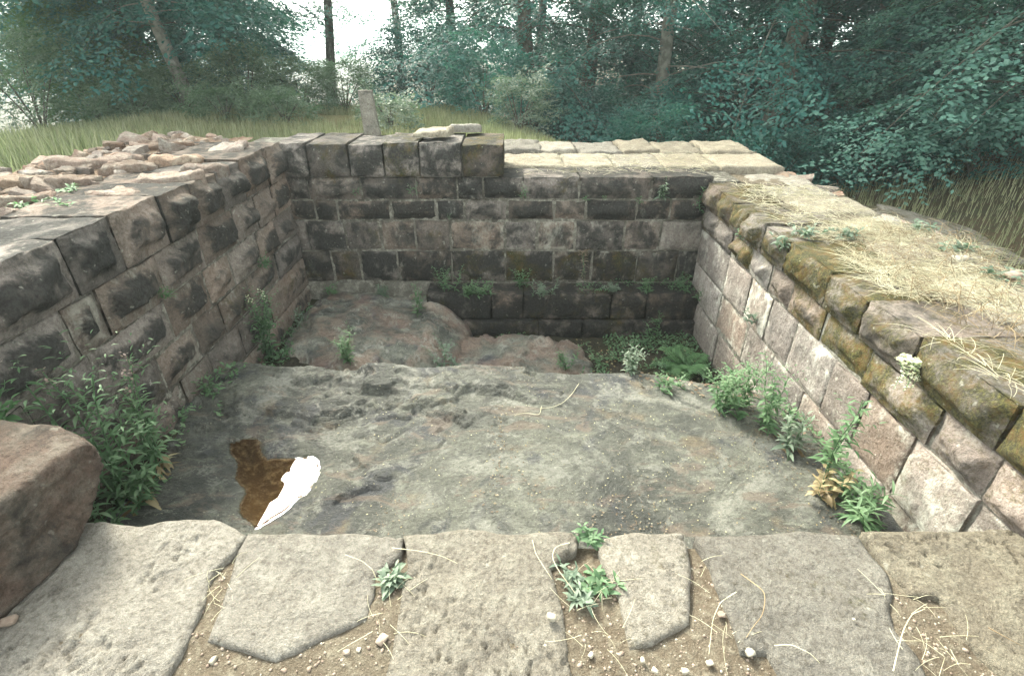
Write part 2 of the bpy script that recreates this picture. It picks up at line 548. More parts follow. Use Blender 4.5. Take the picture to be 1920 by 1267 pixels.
# ------------------------------------------------------------------ dressed blocks
def block_mesh(L, H, D, seed, boss=.05, margin=.05, cell=.022, round_=.012, rough=.006, topcell=None, skew=.008):
    """local axes: x along the wall, z up, front face towards -y (y=0), back at y=D; returns verts, faces, crust"""
    r = np.random.default_rng(seed)
    def ax(n, length, edge):
        nn = max(4, int(length / n))
        a = np.linspace(edge, length - edge, nn)
        return np.concatenate([[0, edge * .35], a, [length - edge * .35, length]])
    xs = ax(cell, L, .012)
    zs = ax(cell, H, .012)
    tc = topcell or cell * 2.2
    nd = max(3, int(D / tc))
    ys = np.concatenate([[0, .006], np.linspace(.02, D, nd)])
    nx, ny, nz = len(xs), len(ys), len(zs)
    idx = -np.ones((nx, ny, nz), int)
    surf = np.zeros((nx, ny, nz), bool)
    surf[0] = surf[-1] = True
    surf[:, 0] = surf[:, -1] = True
    surf[:, :, 0] = surf[:, :, -1] = True
    idx[surf] = np.arange(surf.sum())
    I, J, K = np.nonzero(surf)
    x, y, z = xs[I], ys[J], zs[K]
    def face(a, b, c, d):
        return np.stack([a.ravel(), b.ravel(), c.ravel(), d.ravel()], -1)
    F = []
    q = idx[:, 0, :];  F.append(face(q[:-1, :-1], q[1:, :-1], q[1:, 1:], q[:-1, 1:]))
    q = idx[:, -1, :]; F.append(face(q[:-1, :-1], q[:-1, 1:], q[1:, 1:], q[1:, :-1]))
    q = idx[0];  F.append(face(q[:-1, :-1], q[:-1, 1:], q[1:, 1:], q[1:, :-1]))
    q = idx[-1]; F.append(face(q[:-1, :-1], q[1:, :-1], q[1:, 1:], q[:-1, 1:]))
    q = idx[:, :, 0];  F.append(face(q[:-1, :-1], q[:-1, 1:], q[1:, 1:], q[1:, :-1]))
    q = idx[:, :, -1]; F.append(face(q[:-1, :-1], q[1:, :-1], q[1:, 1:], q[:-1, 1:]))
    F = np.concatenate(F)
    p = np.stack([x, y, z], -1)
    off = r.uniform(-50, 50, 3)
    pn = p + off
    # edge rounding of the front face
    ex = np.minimum(x, L - x); ez = np.minimum(z, H - z)
    ed = np.minimum(ex, ez) + .030 * fbm(pn, 6, 3, seed)
    front = (J == 0)
    depth = np.zeros(len(p))
    # boss: irregular pillow cut by a few planes
    mk = sstep(margin * .75, margin + .045, ed)
    hgt = np.full(len(p), 1.0)
    for kk in range(5):
        a = r.uniform(0, 2 * math.pi); g = r.uniform(1.0, 3.4)
        c = r.uniform(.75, 1.5)
        hgt = np.minimum(hgt, c - 1.25 * g * ((x - L / 2) * math.cos(a) + (z - H / 2) * math.sin(a)) - 0)
    hgt = np.clip(hgt, .12, 1.0)
    bs = boss * mk * hgt * (1 + .5 * fbm(pn, 5, 3, seed + 2)) + boss * .5 * mk * (np.abs(fbm(pn, 9, 4, seed + 3, .6)) - .2)
    rd = round_ * (1 - sstep(0, .018, np.minimum(ex, ez) + .006 * fbm(pn, 12, 3, seed + 20)))
    yy = y.copy()
    yy[front] = (-bs + rd + rough * fbm(pn, 22, 3, seed + 4))[front]
    # side/top relief
    o = rough * 1.6 * fbm(pn, 7, 4, seed + 5)
    zz = z + np.where(K == nz - 1, o * 1.6 - .3 * round_, 0) - np.where(K == 0, o * .4, 0)
    xx = x + np.where(I == nx - 1, o * .5, 0) - np.where(I == 0, o * .5, 0)
    # slight skew of the outline
    s = r.uniform(-skew, skew, 4)
    xx = xx + s[0] * (z / H - .5) + .006 * fbm(pn, 6, 2, seed + 8)
    zz = zz + s[1] * (x / L - .5) + .005 * fbm(pn, 6, 2, seed + 9)
    crust = np.where(front, mk * (0.4 + .6 * np.clip(hgt, 0, 1)), .5)
    return np.stack([xx, yy, zz], -1), F, crust


def place_block(name, parent, origin, xdir, inward, L, H, D, seed, col, mat='wall', att=1.0, **kw):
    v, F, cr = block_mesh(L, H, D, seed, **kw)
    cr = .62 + (cr - .62) * att
    xd = np.array([*xdir, 0.0]); yd = np.array([*inward, 0.0])
    w = v[:, :1] * xd + v[:, 1:2] * yd + v[:, 2:3] * np.array([0, 0, 1.0])
    # keep faces outward
    if xd[0] * yd[1] - xd[1] * yd[0] < 0:
        F = F[:, ::-1]
    w, c = centred(w)
    o = link(name, mesh_np(name, w, F, True, {'crust': ('POINT', cr)}), M[mat], parent, np.asarray(origin, float) + c)
    o.color = col
    return o


SEED = [100]
def sd_():
    SEED[0] += 1
    return SEED[0]

# ------------------------------------------------------------------ back wall
BY = 5.10
LX, RX = -2.21, 1.94
GAP = .0068
ZB = [.79, .475, .25, .04, -.28, -.63]
back = thing('ashlar_wall', 'dark weathered ashlar wall closing the far side of the pit, stepped lower on its right', 'wall', (-.1, BY + .6, -1.1))
def rel(parent, loc):
    return np.asarray(loc) - np.array(parent.location)
courses = [
    (0, [519, 576, 654, 719, 786, 866, 945]),
    (1, [530, 577, 676, 780, 857, 905, 981, 1087, 1222, 1334]),
    (2, [536, 592, 632, 732, 819, 871, 951, 1039, 1100, 1193, 1257, 1332]),
    (3, [540, 577, 647, 715, 780, 844, 947, 1007, 1079, 1170, 1238, 1330]),
    (4, [545, 623, 677, 746, 847, 948, 1037, 1110, 1193, 1269, 1330])]
ymid = [292, 350, 394, 442, 497]
for ci, js in courses:
    z1, z0 = ZB[ci], ZB[ci + 1]
    xsj = [P(j, ymid[ci], y=BY)[0] for j in js]
    xsj[0] = LX - .03
    if ci: xsj[-1] = RX + .03
    for a, b in zip(xsj[:-1], xsj[1:]):
        s = sd_()
        rr = random.Random(s)
        if ci == 0:
            c, bo, D = (rr.uniform(.55, .9), rr.uniform(.2, .65), .05, rr.uniform(.9, 1.2)), rr.uniform(.01, .035), rr.uniform(.58, .75)
        elif ci in (1, 2):
            c, bo, D = (rr.uniform(.75, 1.1), rr.uniform(.15, .5), rr.uniform(.1, .45), .95), rr.uniform(.03, .06), .45
        elif ci == 3:
            c, bo, D = (rr.uniform(.4, 1.0), rr.uniform(.15, .45), rr.uniform(.2, .55), 1.1), .010, .4
        else:
            c, bo, D = (rr.uniform(.75, 1.1), rr.uniform(.35, .65), rr.uniform(.2, .5), .85), .018, .4
        up = rr.uniform(-.012, .012) if ci == 0 else 0
        place_block('block', back, rel(back, (a + GAP, BY + rr.uniform(-.008, .008) - (.03 if ci == 0 else 0), z0 + GAP * .8)), (1, 0), (0, 1),
                    b - a - 2 * GAP, z1 - z0 - 1.6 * GAP + up, D, s, c, boss=bo, margin=.03, att=.3)
# ledge of two courses along the foot
ZL = [-.645, -.945, -1.16]
for ci, js in ((0, [800, 921, 981, 1145, 1212, 1330]), (1, [800, 868, 1010, 1090, 1185, 1330])):
    xsj = [P(j, 575 + 40 * ci, y=BY - .28)[0] for j in js]
    xsj[-1] = RX + .02
    for a, b in zip(xsj[:-1], xsj[1:]):
        s = sd_(); rr = random.Random(s)
        place_block('ledge_block', back, rel(back, (a + .004, BY - .28 - .05 * ci, ZL[ci + 1] + .005)), (1, 0), (0, 1), b - a - .008, ZL[ci] - ZL[ci + 1] - .01,
                    .42, s, (rr.uniform(.9, 1.0), rr.uniform(.3, .5), .05, .8), boss=.012, margin=.03, att=.2)

def box_part(name, parent, lo, hi, mat, bump_=0.0, seg=1):
    lo = np.array(lo, float); hi = np.array(hi, float)
    c = (lo + hi) / 2; s = (hi - lo) / 2
    v = np.array([[x, y, z] for x in (-1, 1) for y in (-1, 1) for z in (-1, 1)], float) * s
    f = np.array([[0, 1, 3, 2], [4, 6, 7, 5], [0, 4, 5, 1], [2, 3, 7, 6], [0, 2, 6, 4], [1, 5, 7, 3]])
    return link(name, mesh_np(name, v, f, False), M[mat], parent, c - (np.array(parent.location) if parent else 0))

box_part('mortar_core', back, (LX - .4, BY + .011, -1.4), (RX + .3, BY + 1.2, .43), 'mortar')
box_part('mortar_core', back, (LX - .4, BY + .02, .43), (P(940, 292, y=BY)[0] - .03, BY + .6, .745), 'mortar')

# ------------------------------------------------------------------ left wall
left = thing('ashlar_wall', 'left wall of bossed sandstone blocks topped with reddish rubble', 'wall', (LX - .7, 3.0, -1.2))
ZLft = [.79, .475, .19, -.09, -.35, -.66, -1.0]
lj = [
    [(126, 508), (218, 461), (303, 410), (358, 380), (407, 350), (452, 328), (496, 303)],
    [(122, 605), (189, 581), (300, 515), (376, 455), (439, 411), (477, 385), (508, 366)],
    [(70, 800), (190, 710), (319, 597), (392, 546), (439, 512), (483, 455), (518, 436)],
    [(215, 745), (300, 690), (373, 640), (418, 596), (470, 550), (520, 500)],
    [(250, 800), (345, 735), (395, 680), (450, 625), (505, 570)],
    [(270, 900), (340, 800), (400, 720)]]
for ci, pts in enumerate(lj):
    ys_ = [P(*q, x=LX)[1] for q in pts]
    ys_ = [y for y in ys_ if 1.2 < y < 5.05]
    ys_ = sorted(ys_)
    while ys_[0] > 1.1:
        ys_.insert(0, ys_[0] - random.uniform(.42, .6))
    ys_.append(BY + .04 if ci else BY + .02)
    z1, z0 = ZLft[ci], ZLft[ci + 1]
    for kk, (a, b) in enumerate(zip(ys_[:-1], ys_[1:])):
        s = sd_(); rr = random.Random(s)
        if ci == 0:
            c, bo, D = (rr.uniform(.85, 1.2), rr.uniform(.0, .3), .05, 1.0), rr.uniform(.06, .095), rr.uniform(.5, .95)
        elif ci < 3:
            c, bo, D = (rr.uniform(.6, 1.0), rr.uniform(.0, .3), rr.uniform(.1, .4), 1.15), rr.uniform(.045, .085), .4
        else:
            c, bo, D = (rr.uniform(.5, .85), rr.uniform(.2, .5), rr.uniform(.1, .4), 1.0), rr.uniform(.03, .06), .4
        out = rr.uniform(-.012, .012) + (.015 if ci == 0 else 0)
        place_block('block', left, rel(left, (LX + out, b - GAP, z0 + GAP * .8)), (0, -1), (-1, 0), b - a - 2 * GAP, z1 - z0 - 1.6 * GAP + (rr.uniform(-.012, .015) if ci == 0 else 0),
                    D, s, c, boss=bo, margin=rr.uniform(.035, .06), cell=.016, rough=.006, round_=.008)
box_part('mortar_core', left, (LX - 1.45, .9, -1.5), (LX - .013, BY + .6, .70), 'mortar')

# ------------------------------------------------------------------ right wall
right = thing('ashlar_wall', 'right wall of pale lime stained blocks with mossy bosses and straw on top', 'wall', (RX + .6, 3.0, -1.2))
ZR = [.42, .18, -.04, -.40, -.76, -1.12]
rj = [
    [(1352, 375), (1376, 400), (1403, 422), (1436, 440), (1481, 470), (1558, 535), (1616, 615), (1721, 660), (1895, 800)],
    [(1345, 430), (1375, 440), (1410, 480), (1445, 512), (1484, 547), (1539, 620), (1625, 689), (1751, 810), (1871, 880)],
    [(1360, 520), (1400, 560), (1440, 590), (1481, 647), (1558, 704), (1609, 794), (1691, 880), (1800, 1000)],
    [(1345, 580), (1391, 650), (1440, 700), (1500, 756), (1567, 842), (1640, 940)],
    [(1340, 650), (1400, 720), (1470, 800), (1560, 920)]]
for ci, pts in enumerate(rj):
    ys_ = sorted([y for y in (P(*q, x=RX)[1] for q in pts) if .9 < y < 5.0])
    while ys_[0] > .5:
        ys_.insert(0, ys_[0] - random.uniform(.4, .55))
    ys_.append(BY + .01)
    z1, z0 = ZR[ci], ZR[ci + 1]
    for a, b in zip(ys_[:-1], ys_[1:]):
        s = sd_(); rr = random.Random(s)
        far = b > 3.0
        if ci == 0:
            c, bo, D = (rr.uniform(.35, .7), rr.uniform(.6, 1.0) if far else rr.uniform(.65, 1.0) if b < 2.3 else rr.uniform(.4, .8), .12, 1.0), rr.uniform(.05, .085), rr.uniform(.45, .8)
        elif ci == 1:
            c, bo, D = (rr.uniform(.3, .65), rr.uniform(.35, .8), rr.uniform(.15, .45), 1.25), rr.uniform(.03, .07), .4
        else:
            c, bo, D = (rr.uniform(.05, .4), rr.uniform(.0, .4), rr.uniform(.3, .62), 1.7), rr.uniform(.003, .009), .4
        place_block('block', right, rel(right, (RX + rr.uniform(-.012, .012) - (.015 if ci == 0 else 0), a + GAP, z0 + GAP * .8)), (0, 1), (1, 0), b - a - 2 * GAP,
                    z1 - z0 - 1.6 * GAP + (rr.uniform(-.02, .01) if ci == 0 else 0), D, s, c, boss=bo, margin=rr.uniform(.025, .05), cell=.017, rough=.006, round_=.008, att=.35 if ci > 1 else 1.0)
box_part('mortar_core', right, (RX + .013, .3, -1.5), (RX + 1.1, BY + 1.0, .36), 'mortar')

# ------------------------------------------------------------------ flat slabs from an outline
def poly_resample(poly, step, jit, seed):
    r = np.random.default_rng(seed)
    poly = np.asarray(poly, float)
    out = []
    n = len(poly)
    for i in range(n):
        a, b = poly[i], poly[(i + 1) % n]
        m = max(1, int(np.linalg.norm(b - a) / step))
        for k in range(m):
            out.append(a + (b - a) * k / m)
    out = np.array(out)
    p3 = np.concatenate([out, np.zeros((len(out), 1))], 1)
    out[:, 0] += jit * fbm(p3, 7, 3, seed)
    out[:, 1] += jit * fbm(p3, 7, 3, seed + 50)
    return out


def slab_mesh(poly, thick, seed, cell=.02, jit=.02, rough=.008, edge=.02, pit=.006, tilt=(0, 0)):
    poly = np.asarray(poly, float)
    ar = np.sum(poly[:, 0] * np.roll(poly[:, 1], -1) - poly[:, 1] * np.roll(poly[:, 0], -1))
    if ar < 0: poly = poly[::-1]
    bd = poly_resample(poly, cell, jit, seed)
    r = np.random.default_rng(seed)
    lo, hi = bd.min(0), bd.max(0)
    gx_, gy_ = np.meshgrid(np.arange(lo[0], hi[0], cell), np.arange(lo[1], hi[1], cell))
    g = np.stack([gx_.ravel(), gy_.ravel()], -1) + r.uniform(-cell * .25, cell * .25, (gx_.size, 2))
    # inside test + distance
    def inside(pt):
        c = np.zeros(len(pt), bool)
        j = len(bd) - 1
        for i in range(len(bd)):
            xi, yi = bd[i]; xj, yj = bd[j]
            cond = ((yi > pt[:, 1]) != (yj > pt[:, 1])) & (pt[:, 0] < (xj - xi) * (pt[:, 1] - yi) / (yj - yi + 1e-12) + xi)
            c ^= cond
            j = i
        return c
    g = g[inside(g)]
    def dist(pt):
        d = np.full(len(pt), 9.0)
        for s in range(0, len(pt), 4000):
            q = pt[s:s + 4000]
            d[s:s + 4000] = np.sqrt(((q[:, None, :] - bd[None]) ** 2).sum(-1)).min(1)
        return d
    dg = dist(g)
    g = g[dg > cell * .6]
    nb = len(bd)
    co = [Vector(q) for q in bd] + [Vector(q) for q in g]
    res = delaunay_2d_cdt(co, [(i, (i + 1) % nb) for i in range(nb)], [], 1, 1e-6)
    vv = np.array([[q.x, q.y] for q in res[0]])
    tris = np.array([f for f in res[2] if len(f) == 3], int)
    # map boundary: the first nb output verts normally equal the input
    d = dist(vv)
    p3 = np.concatenate([vv, np.zeros((len(vv), 1))], 1) + seed * 3.1
    z = rough * 1.5 * fbm(p3, 3.5, 3, seed) + rough * fbm(p3, 12, 4, seed + 1)
    sc_ = np.array([[1, .35, 0], [-.35, 1.9, 0], [0, 0, 1]]) if seed % 2 else np.array([[1.8, .6, 0], [-.3, .9, 0], [0, 0, 1]])
    pits = np.clip(-fbm(p3 @ sc_, 34, 3, seed + 2) - .12, 0, 1)
    z = z - pit * 4.0 * pits * sstep(-.1, .35, fbm(p3, 4.0, 2, seed + 12))
    z = z - edge * (1 - sstep(0, edge * 2.2, d)) ** 2
    z = z + tilt[0] * (vv[:, 0] - vv[:, 0].mean()) + tilt[1] * (vv[:, 1] - vv[:, 1].mean())
    top = np.concatenate([vv, z[:, None]], 1)
    n0 = len(top)
    # side ring
    cnt = {}
    for t in tris:
        for a, b in ((t[0], t[1]), (t[1], t[2]), (t[2], t[0])):
            cnt[(a, b)] = 1
    bedges = [(a, b) for (a, b) in cnt if (b, a) not in cnt]
    bv = sorted({a for e in bedges for a in e})
    mp = {a: n0 + i for i, a in enumerate(bv)}
    mp2 = {a: n0 + len(bv) + i for i, a in enumerate(bv)}
    side = top[bv].copy(); side[:, 2] -= thick * .4
    cen = vv.mean(0)
    side[:, :2] += (cen - side[:, :2]) * -.004 + .006 * np.stack([fbm(p3[bv], 9, 2, seed + 5), fbm(p3[bv], 9, 2, seed + 6)], -1)
    bot = top[bv].copy(); bot[:, 2] = -thick
    V = np.concatenate([top, side, bot])
    Q = np.array([[b, a, mp[a], mp[b]] for a, b in bedges] + [[mp[b], mp[a], mp2[a], mp2[b]] for a, b in bedges])
    # orientation of triangles upward
    t0 = tris
    nz = np.cross(top[t0[:, 1], :2] - top[t0[:, 0], :2], top[t0[:, 2], :2] - top[t0[:, 0], :2])
    if np.median(nz) < 0:
        t0 = t0[:, ::-1]; Q = Q[:, ::-1]
    return V, [t0, Q]


def add_slab(name, parent, poly, z, thick, col, seed, mat='top', **kw):
    V, F = slab_mesh(poly, thick, seed, **kw)
    V = V.copy(); V[:, 2] += z
    V, c = centred(V)
    n = sum(len(f) for f in F)
    o = link(name, mesh_np(name, V, F, True), M[mat], parent, c - (np.array(parent.location) if parent else 0))
    o.color = col
    return o


front = thing('paved_wall_top', 'row of worn sandstone paving slabs on the near wall top with sandy joints', 'wall', (0, .6, -1.2))
def pz(pts, z=0.0):
    return [P(a, b, z=z)[:2] for a, b in pts]
slabs = [
    [(-700, 985), (180, 978), (260, 985), (310, 975), (350, 969), (395, 972), (430, 984), (462, 996), (440, 1030), (402, 1068), (386, 1110), (362, 1168), (345, 1212), (295, 1290), (150, 1500), (-900, 1500)],
    [(464, 998), (540, 992), (640, 997), (752, 1000), (748, 1035), (735, 1052), (700, 1080), (702, 1116), (687, 1156), (605, 1196), (560, 1222), (518, 1233), (467, 1221), (388, 1199), (412, 1140), (430, 1085), (445, 1028)],
    [(760, 1000), (870, 990), (960, 995), (1088, 996), (1080, 1027), (1037, 1064), (1045, 1097), (1056, 1144), (1068, 1243), (1078, 1300), (1090, 1420), (690, 1420), (720, 1285), (735, 1210), (746, 1144), (757, 1100), (768, 1060)],
    [(1129, 1003), (1200, 996), (1284, 992), (1291, 1010), (1297, 1060), (1298, 1159), (1227, 1203), (1183, 1211), (1172, 1173), (1161, 1115), (1136, 1060), (1122, 1025)],
    [(1305, 1003), (1400, 996), (1500, 992), (1606, 996), (1630, 1031), (1661, 1071), (1672, 1111), (1668, 1144), (1679, 1177), (1723, 1232), (1750, 1290), (1830, 1400), (1520, 1400), (1472, 1275), (1439, 1218), (1388, 1211), (1359, 1137), (1337, 1060), (1318, 1024)],
    [(1616, 997), (1760, 990), (1914, 986), (2240, 1180), (2500, 1340), (2600, 1450), (2020, 1400), (1895, 1275), (1803, 1188), (1778, 1144), (1760, 1119), (1705, 1111), (1676, 1075), (1641, 1024)]]
scol = [(.15, .16, .22, .72), (.12, .1, .22, .74), (.34, .2, .2, .74), (.15, .42, .1, .70), (.38, .38, .15, .78), (.2, .14, .15, .70)]
for i, pl in enumerate(slabs):
    pp = np.array(pz(pl))
    pp[:, 0] = np.minimum(pp[:, 0], RX - .02)
    pp[:, 0] = np.maximum(pp[:, 0], -2.9)
    pp[:, 1] = np.maximum(pp[:, 1], .25)
    add_slab('paving_slab', front, pp, [0, -.006, 0, -.012, -.004, 0][i], .14, scol[i], 900 + i, cell=.0095, jit=.014, rough=.008, edge=.010, pit=.010)
box_part('rubble_core', front, (-3.0, .2, -1.5), (RX - .03, 1.26, -.085), 'mortar')

# sandy soil between and before the slabs
sx = np.arange(-3.2, 3.2, .022); sy = np.arange(-1.2, 1.29, .022)
SX, SY = np.meshgrid(sx, sy)
pp = np.stack([SX.ravel(), SY.ravel(), 0 * SX.ravel()], -1)
SZ = -.026 + .016 * fbm(pp, 3.0, 3, 5) + .012 * fbm(pp, 14, 4, 8) - .03 * sstep(1.15, 1.28, SY.ravel())
tag(link('sandy_soil', mesh_np('sandy_soil', np.stack([SX.ravel(), SY.ravel(), SZ], -1), grid_faces(len(sx), len(sy))), M['sand']), kind='structure')

# ------------------------------------------------------------------ tops of the walls
# back wall: broad flat top behind the lower stretch
XB0 = P(947, 300, y=BY)[0]
BT = .475
def rect(x0, x1, y0, y1, j=.03, r=random):
    return [(x0 + r.uniform(-j, j), y0 + r.uniform(-j, j)), ((x0 + x1) / 2, y0 + r.uniform(-j, j) * .6), (x1 + r.uniform(-j, j), y0 + r.uniform(-j, j)),
            (x1 + r.uniform(-j, j), y1 + r.uniform(-j, j)), ((x0 + x1) / 2, y1 + r.uniform(-j, j)), (x0 + r.uniform(-j, j), y1 + r.uniform(-j, j))]
random.seed(5)
TOPC = lambda: (random.uniform(.1, .4), random.uniform(.05, .35), random.uniform(.05, .3), random.uniform(.92, 1.12))
bx = [XB0 - .05, .55, 1.1, 1.62, 2.2, 2.9]
for a, b in zip(bx[:-1], bx[1:]):
    add_slab('coping_slab', back, rect(a + .006, b - .006, BY + .46, BY + 1.2, .012), BT + .008, .1, TOPC(), sd_(), cell=.03, jit=.02, rough=.012, edge=.015)
bx = [XB0 - .2, .35, .78, 1.3, 1.75, 2.3, 2.85]
for a, b in zip(bx[:-1], bx[1:]):
    add_slab('coping_slab', back, rect(a + .006, b - .006, BY + 1.21, BY + 1.95, .02), BT + .035 + random.uniform(-.012, .012), .16, TOPC(), sd_(), cell=.03, jit=.05, rough=.02, edge=.02)
box_part('rubble_core', back, (-1.2, BY + 1.1, -.2), (2.85, BY + 1.9, .40), 'redsoil')

# right wall: big flat slabs, cracked, then broken edge
random.seed(8)
rows = [(4.62, 5.55), (4.05, 4.60), (3.42, 4.03), (2.85, 3.40), (2.2, 2.83), (1.5, 2.18), (.6, 1.48)]
for a, b in rows:
    xo = RX + random.uniform(.42, .5)
    xe = xo + random.uniform(.38, .6)
    add_slab('coping_slab', right, rect(xo, xe, a + .01, b - .01, .03), .425 + random.uniform(-.02, .012), .1, TOPC() if a > 2.2 else (.1, .35, .1, 1.1), sd_(), cell=.028, jit=.04, rough=.013, edge=.02)
    if a > 2.6:
        add_slab('coping_slab', right, rect(xe + .03, 3.0 + random.uniform(-.08, .14), a + .03, b - .05, .07), .40 + random.uniform(-.05, .03), .1, TOPC(), sd_(), cell=.03, jit=.06, rough=.02, edge=.025, tilt=(random.uniform(-.12, .02), random.uniform(-.04, .04)))

def top_sheet(name, x0, x1, y0, y1, zf, mat, step=.03, seed=1, parent=None, amp=.02):
    xs = np.arange(x0, x1 + step * .5, step); ys = np.arange(y0, y1 + step * .5, step)
    X, Y = np.meshgrid(xs, ys)
    p = np.stack([X.ravel(), Y.ravel(), 0 * X.ravel()], -1)
    Z = zf(X.ravel(), Y.ravel()) + amp * fbm(p, 4, 4, seed) + amp * .5 * fbm(p, 18, 3, seed + 1)
    v, c = centred(np.stack([X.ravel(), Y.ravel(), Z], -1))
    o = link(name, mesh_np(name, v, grid_faces(len(xs), len(ys))), M[mat], parent, c - (np.array(parent.location) if parent else 0))
    return o

top_sheet('earth_fill', RX + .35, RX + 1.75, .3, BY + .6, lambda x, y: .405 - .75 * sstep(2.75, 3.6, x) - .03 * (y < 2.4), 'sand', .03, 21, right)
top_sheet('earth_fill', LX - 2.1, LX - .45, .7, BY + .5, lambda x, y: .745 - .45 * sstep(-3.7, -4.25, x) + .02 * sstep(-2.9, -3.5, x), 'redsoil', .035, 31, left, .035)

# ------------------------------------------------------------------ loose stones: faceted lumps
bm = bmesh.new()
bmesh.ops.create_icosphere(bm, subdivisions=4, radius=1)
bm.verts.ensure_lookup_table()
ICO_V = np.array([v.co[:] for v in bm.verts]); ICO_F = np.array([[v.index for v in f.verts] for f in bm.faces])
bm.free()
bm = bmesh.new()
bmesh.ops.create_icosphere(bm, subdivisions=3, radius=1)
bm.verts.ensure_lookup_table()
ICO3_V = np.array([v.co[:] for v in bm.verts]); ICO3_F = np.array([[v.index for v in f.verts] for f in bm.faces])
bm.free()
bm = bmesh.new()
bmesh.ops.create_icosphere(bm, subdivisions=1, radius=1)
bm.verts.ensure_lookup_table()
ICO1_V = np.array([v.co[:] for v in bm.verts]); ICO1_F = np.array([[v.index for v in f.verts] for f in bm.faces])
bm.free()


def rock_verts(seed, size, nplanes=13, noise_=.06, base=None, box=.5):
    V0 = ICO_V if base is None else base
    r = np.random.default_rng(seed)
    n = r.normal(size=(nplanes, 3)); n /= np.linalg.norm(n, axis=1)[:, None]
    ax6 = np.concatenate([np.eye(3), -np.eye(3)]) + r.normal(0, .13, (6, 3))
    ax6 /= np.linalg.norm(ax6, axis=1)[:, None]
    n = np.concatenate([n, ax6])
    d = np.concatenate([r.uniform(.85, 1.15, nplanes), np.full(6, 1 - .3 * box)])
    dp = V0 @ n.T
    rad = np.min(np.where(dp > .05, d[None] / np.maximum(dp, .05), 9), axis=1)
    v = V0 * rad[:, None]
    v = v * (1 + noise_ * fbm(v + seed, 2.2, 4, seed)[:, None] + noise_ * .4 * fbm(v + seed, 8, 3, seed + 1)[:, None])
    return v * np.asarray(size)


# boulder lying on the left end of the paving
bm = bmesh.new()
bmesh.ops.create_icosphere(bm, subdivisions=6, radius=1)
bm.verts.ensure_lookup_table()
ICO6_V = np.array([v.co[:] for v in bm.verts]); ICO6_F = np.array([[v.index for v in f.verts] for f in bm.faces])
bm.free()
bv = rock_verts(81, (.56, .46, .215), 5, .05, ICO6_V, box=.95)
bv += (.014 * fbm(bv, 9, 5, 5) + .016 * (np.abs(fbm(bv * np.array([1, 1, 3.0]), 5, 4, 6)) - .2))[:, None] * bv / np.linalg.norm(bv, axis=1)[:, None]
rot = Matrix.Rotation(R(-12), 3, 'Z') @ Matrix.Rotation(R(6), 3, 'Y')
bv = bv @ np.array(rot).T
bv[:, 2] -= bv[:, 2].min() + .015
o = link('boulder', mesh_np('boulder', bv, ICO6_F), M['red'], None, (-2.0, 1.20, 0))
o.color = (.5, .05, .15, .52)
tag(o, 'big angular reddish brown boulder resting on the leftmost paving slab', 'boulder')

# rubble on the left wall
rub = [mesh_np('rubble_stone', rock_verts(500 + i, (1, .72, .42), 6, .045, ICO3_V, box=.6), ICO3_F, True) for i in range(14)]
for m_ in rub:
    m_.materials.append(M['red'])
    m_.set_sharp_from_angle(angle=R(22))
random.seed(21)
cnt = 0
spots = []
for k_ in range(4000):
    x = random.uniform(-4.0, LX - .62); y = random.uniform(1.5, BY + .55)
    if x > LX - .95 and random.random() < .85: continue
    s = random.choice([.035, .04, .05, .05, .06, .06, .07, .08, .10, .13])
    if any((x - a) ** 2 + (y - b) ** 2 < (.75 * (s + c)) ** 2 for a, b, c in spots): continue
    spots.append((x, y, s))
    o = link('rubble_stone', random.choice(rub), None, left)
    zt = .745 + .02 * float(sstep(-2.9, -3.5, np.array(x))) - .45 * float(sstep(-3.7, -4.25, np.array(x)))
    o.location = rel(left, (x, y, zt + s * .12))
    f = random.uniform(.85, 1.2)
    o.scale = (s * f, s, s * random.uniform(1.0, 1.6))
    o.rotation_euler = (random.uniform(-.45, .45), random.uniform(-.45, .45), random.uniform(0, 6.28))
    o.color = (random.uniform(0, .3), 0, random.uniform(.1, .5), random.uniform(.85, 1.5))
    cnt += 1
    if cnt > 285: break
# larger pale flat stones along the outer edge and loose slabs
random.seed(4)
for (px, py, l, w, rz) in [(300, 262, .55, .3, .5), (420, 268, .42, .3, .2), (170, 290, .62, .3, .7), (60, 322, .62, .32, .8), (330, 290, .35, .22, .6), (240, 300, .4, .25, .3),
                           (300, 318, .45, .24, .2), (380, 303, .34, .2, .9), (40, 355, .35, .22, .5), (140, 325, .3, .2, .3), (210, 345, .32, .2, .5)]:
    q = P(px, py, z=.84)
    pl = [(q[0] + l / 2 * random.uniform(.72, 1.15) * (math.cos(a) * abs(math.cos(a)) ** -.4 if abs(math.cos(a)) > .05 else 0), q[1] + w / 2 * (math.sin(a) * abs(math.sin(a)) ** -.4 if abs(math.sin(a)) > .05 else 0)) for a in np.arange(0, 6.28, .9)]
    c_, s_ = math.cos(rz), math.sin(rz)
    pl = [((x - q[0]) * c_ - (y - q[1]) * s_ + q[0], (x - q[0]) * s_ + (y - q[1]) * c_ + q[1]) for x, y in pl]
    add_slab('rubble_slab', left, pl, .815, .10, (.05, 0, .2, 1.15), sd_(), mat='red', cell=.025, jit=.05, rough=.03, edge=.014, tilt=(random.uniform(-.1, .1), random.uniform(-.15, .1)))

# broken stones along the outer edge of the right wall
for k_ in range(46):
    y = random.uniform(1.6, 5.9)
    x = 3.02 + random.uniform(-.28, .25)
    s = random.uniform(.04, .13)
    o = link('rubble_stone', random.choice(rub), None, right)
    o.location = rel(right, (x, y, .37 - .3 * max(0, x - 2.95)))
    o.scale = (s * 1.2, s, s * .8)
    o.rotation_euler = (random.uniform(-.3, .3), random.uniform(-.3, .3), random.uniform(0, 6.28))
    o.color = (random.uniform(0, .2), .1, random.uniform(.1, .4), random.uniform(1.1, 1.6))

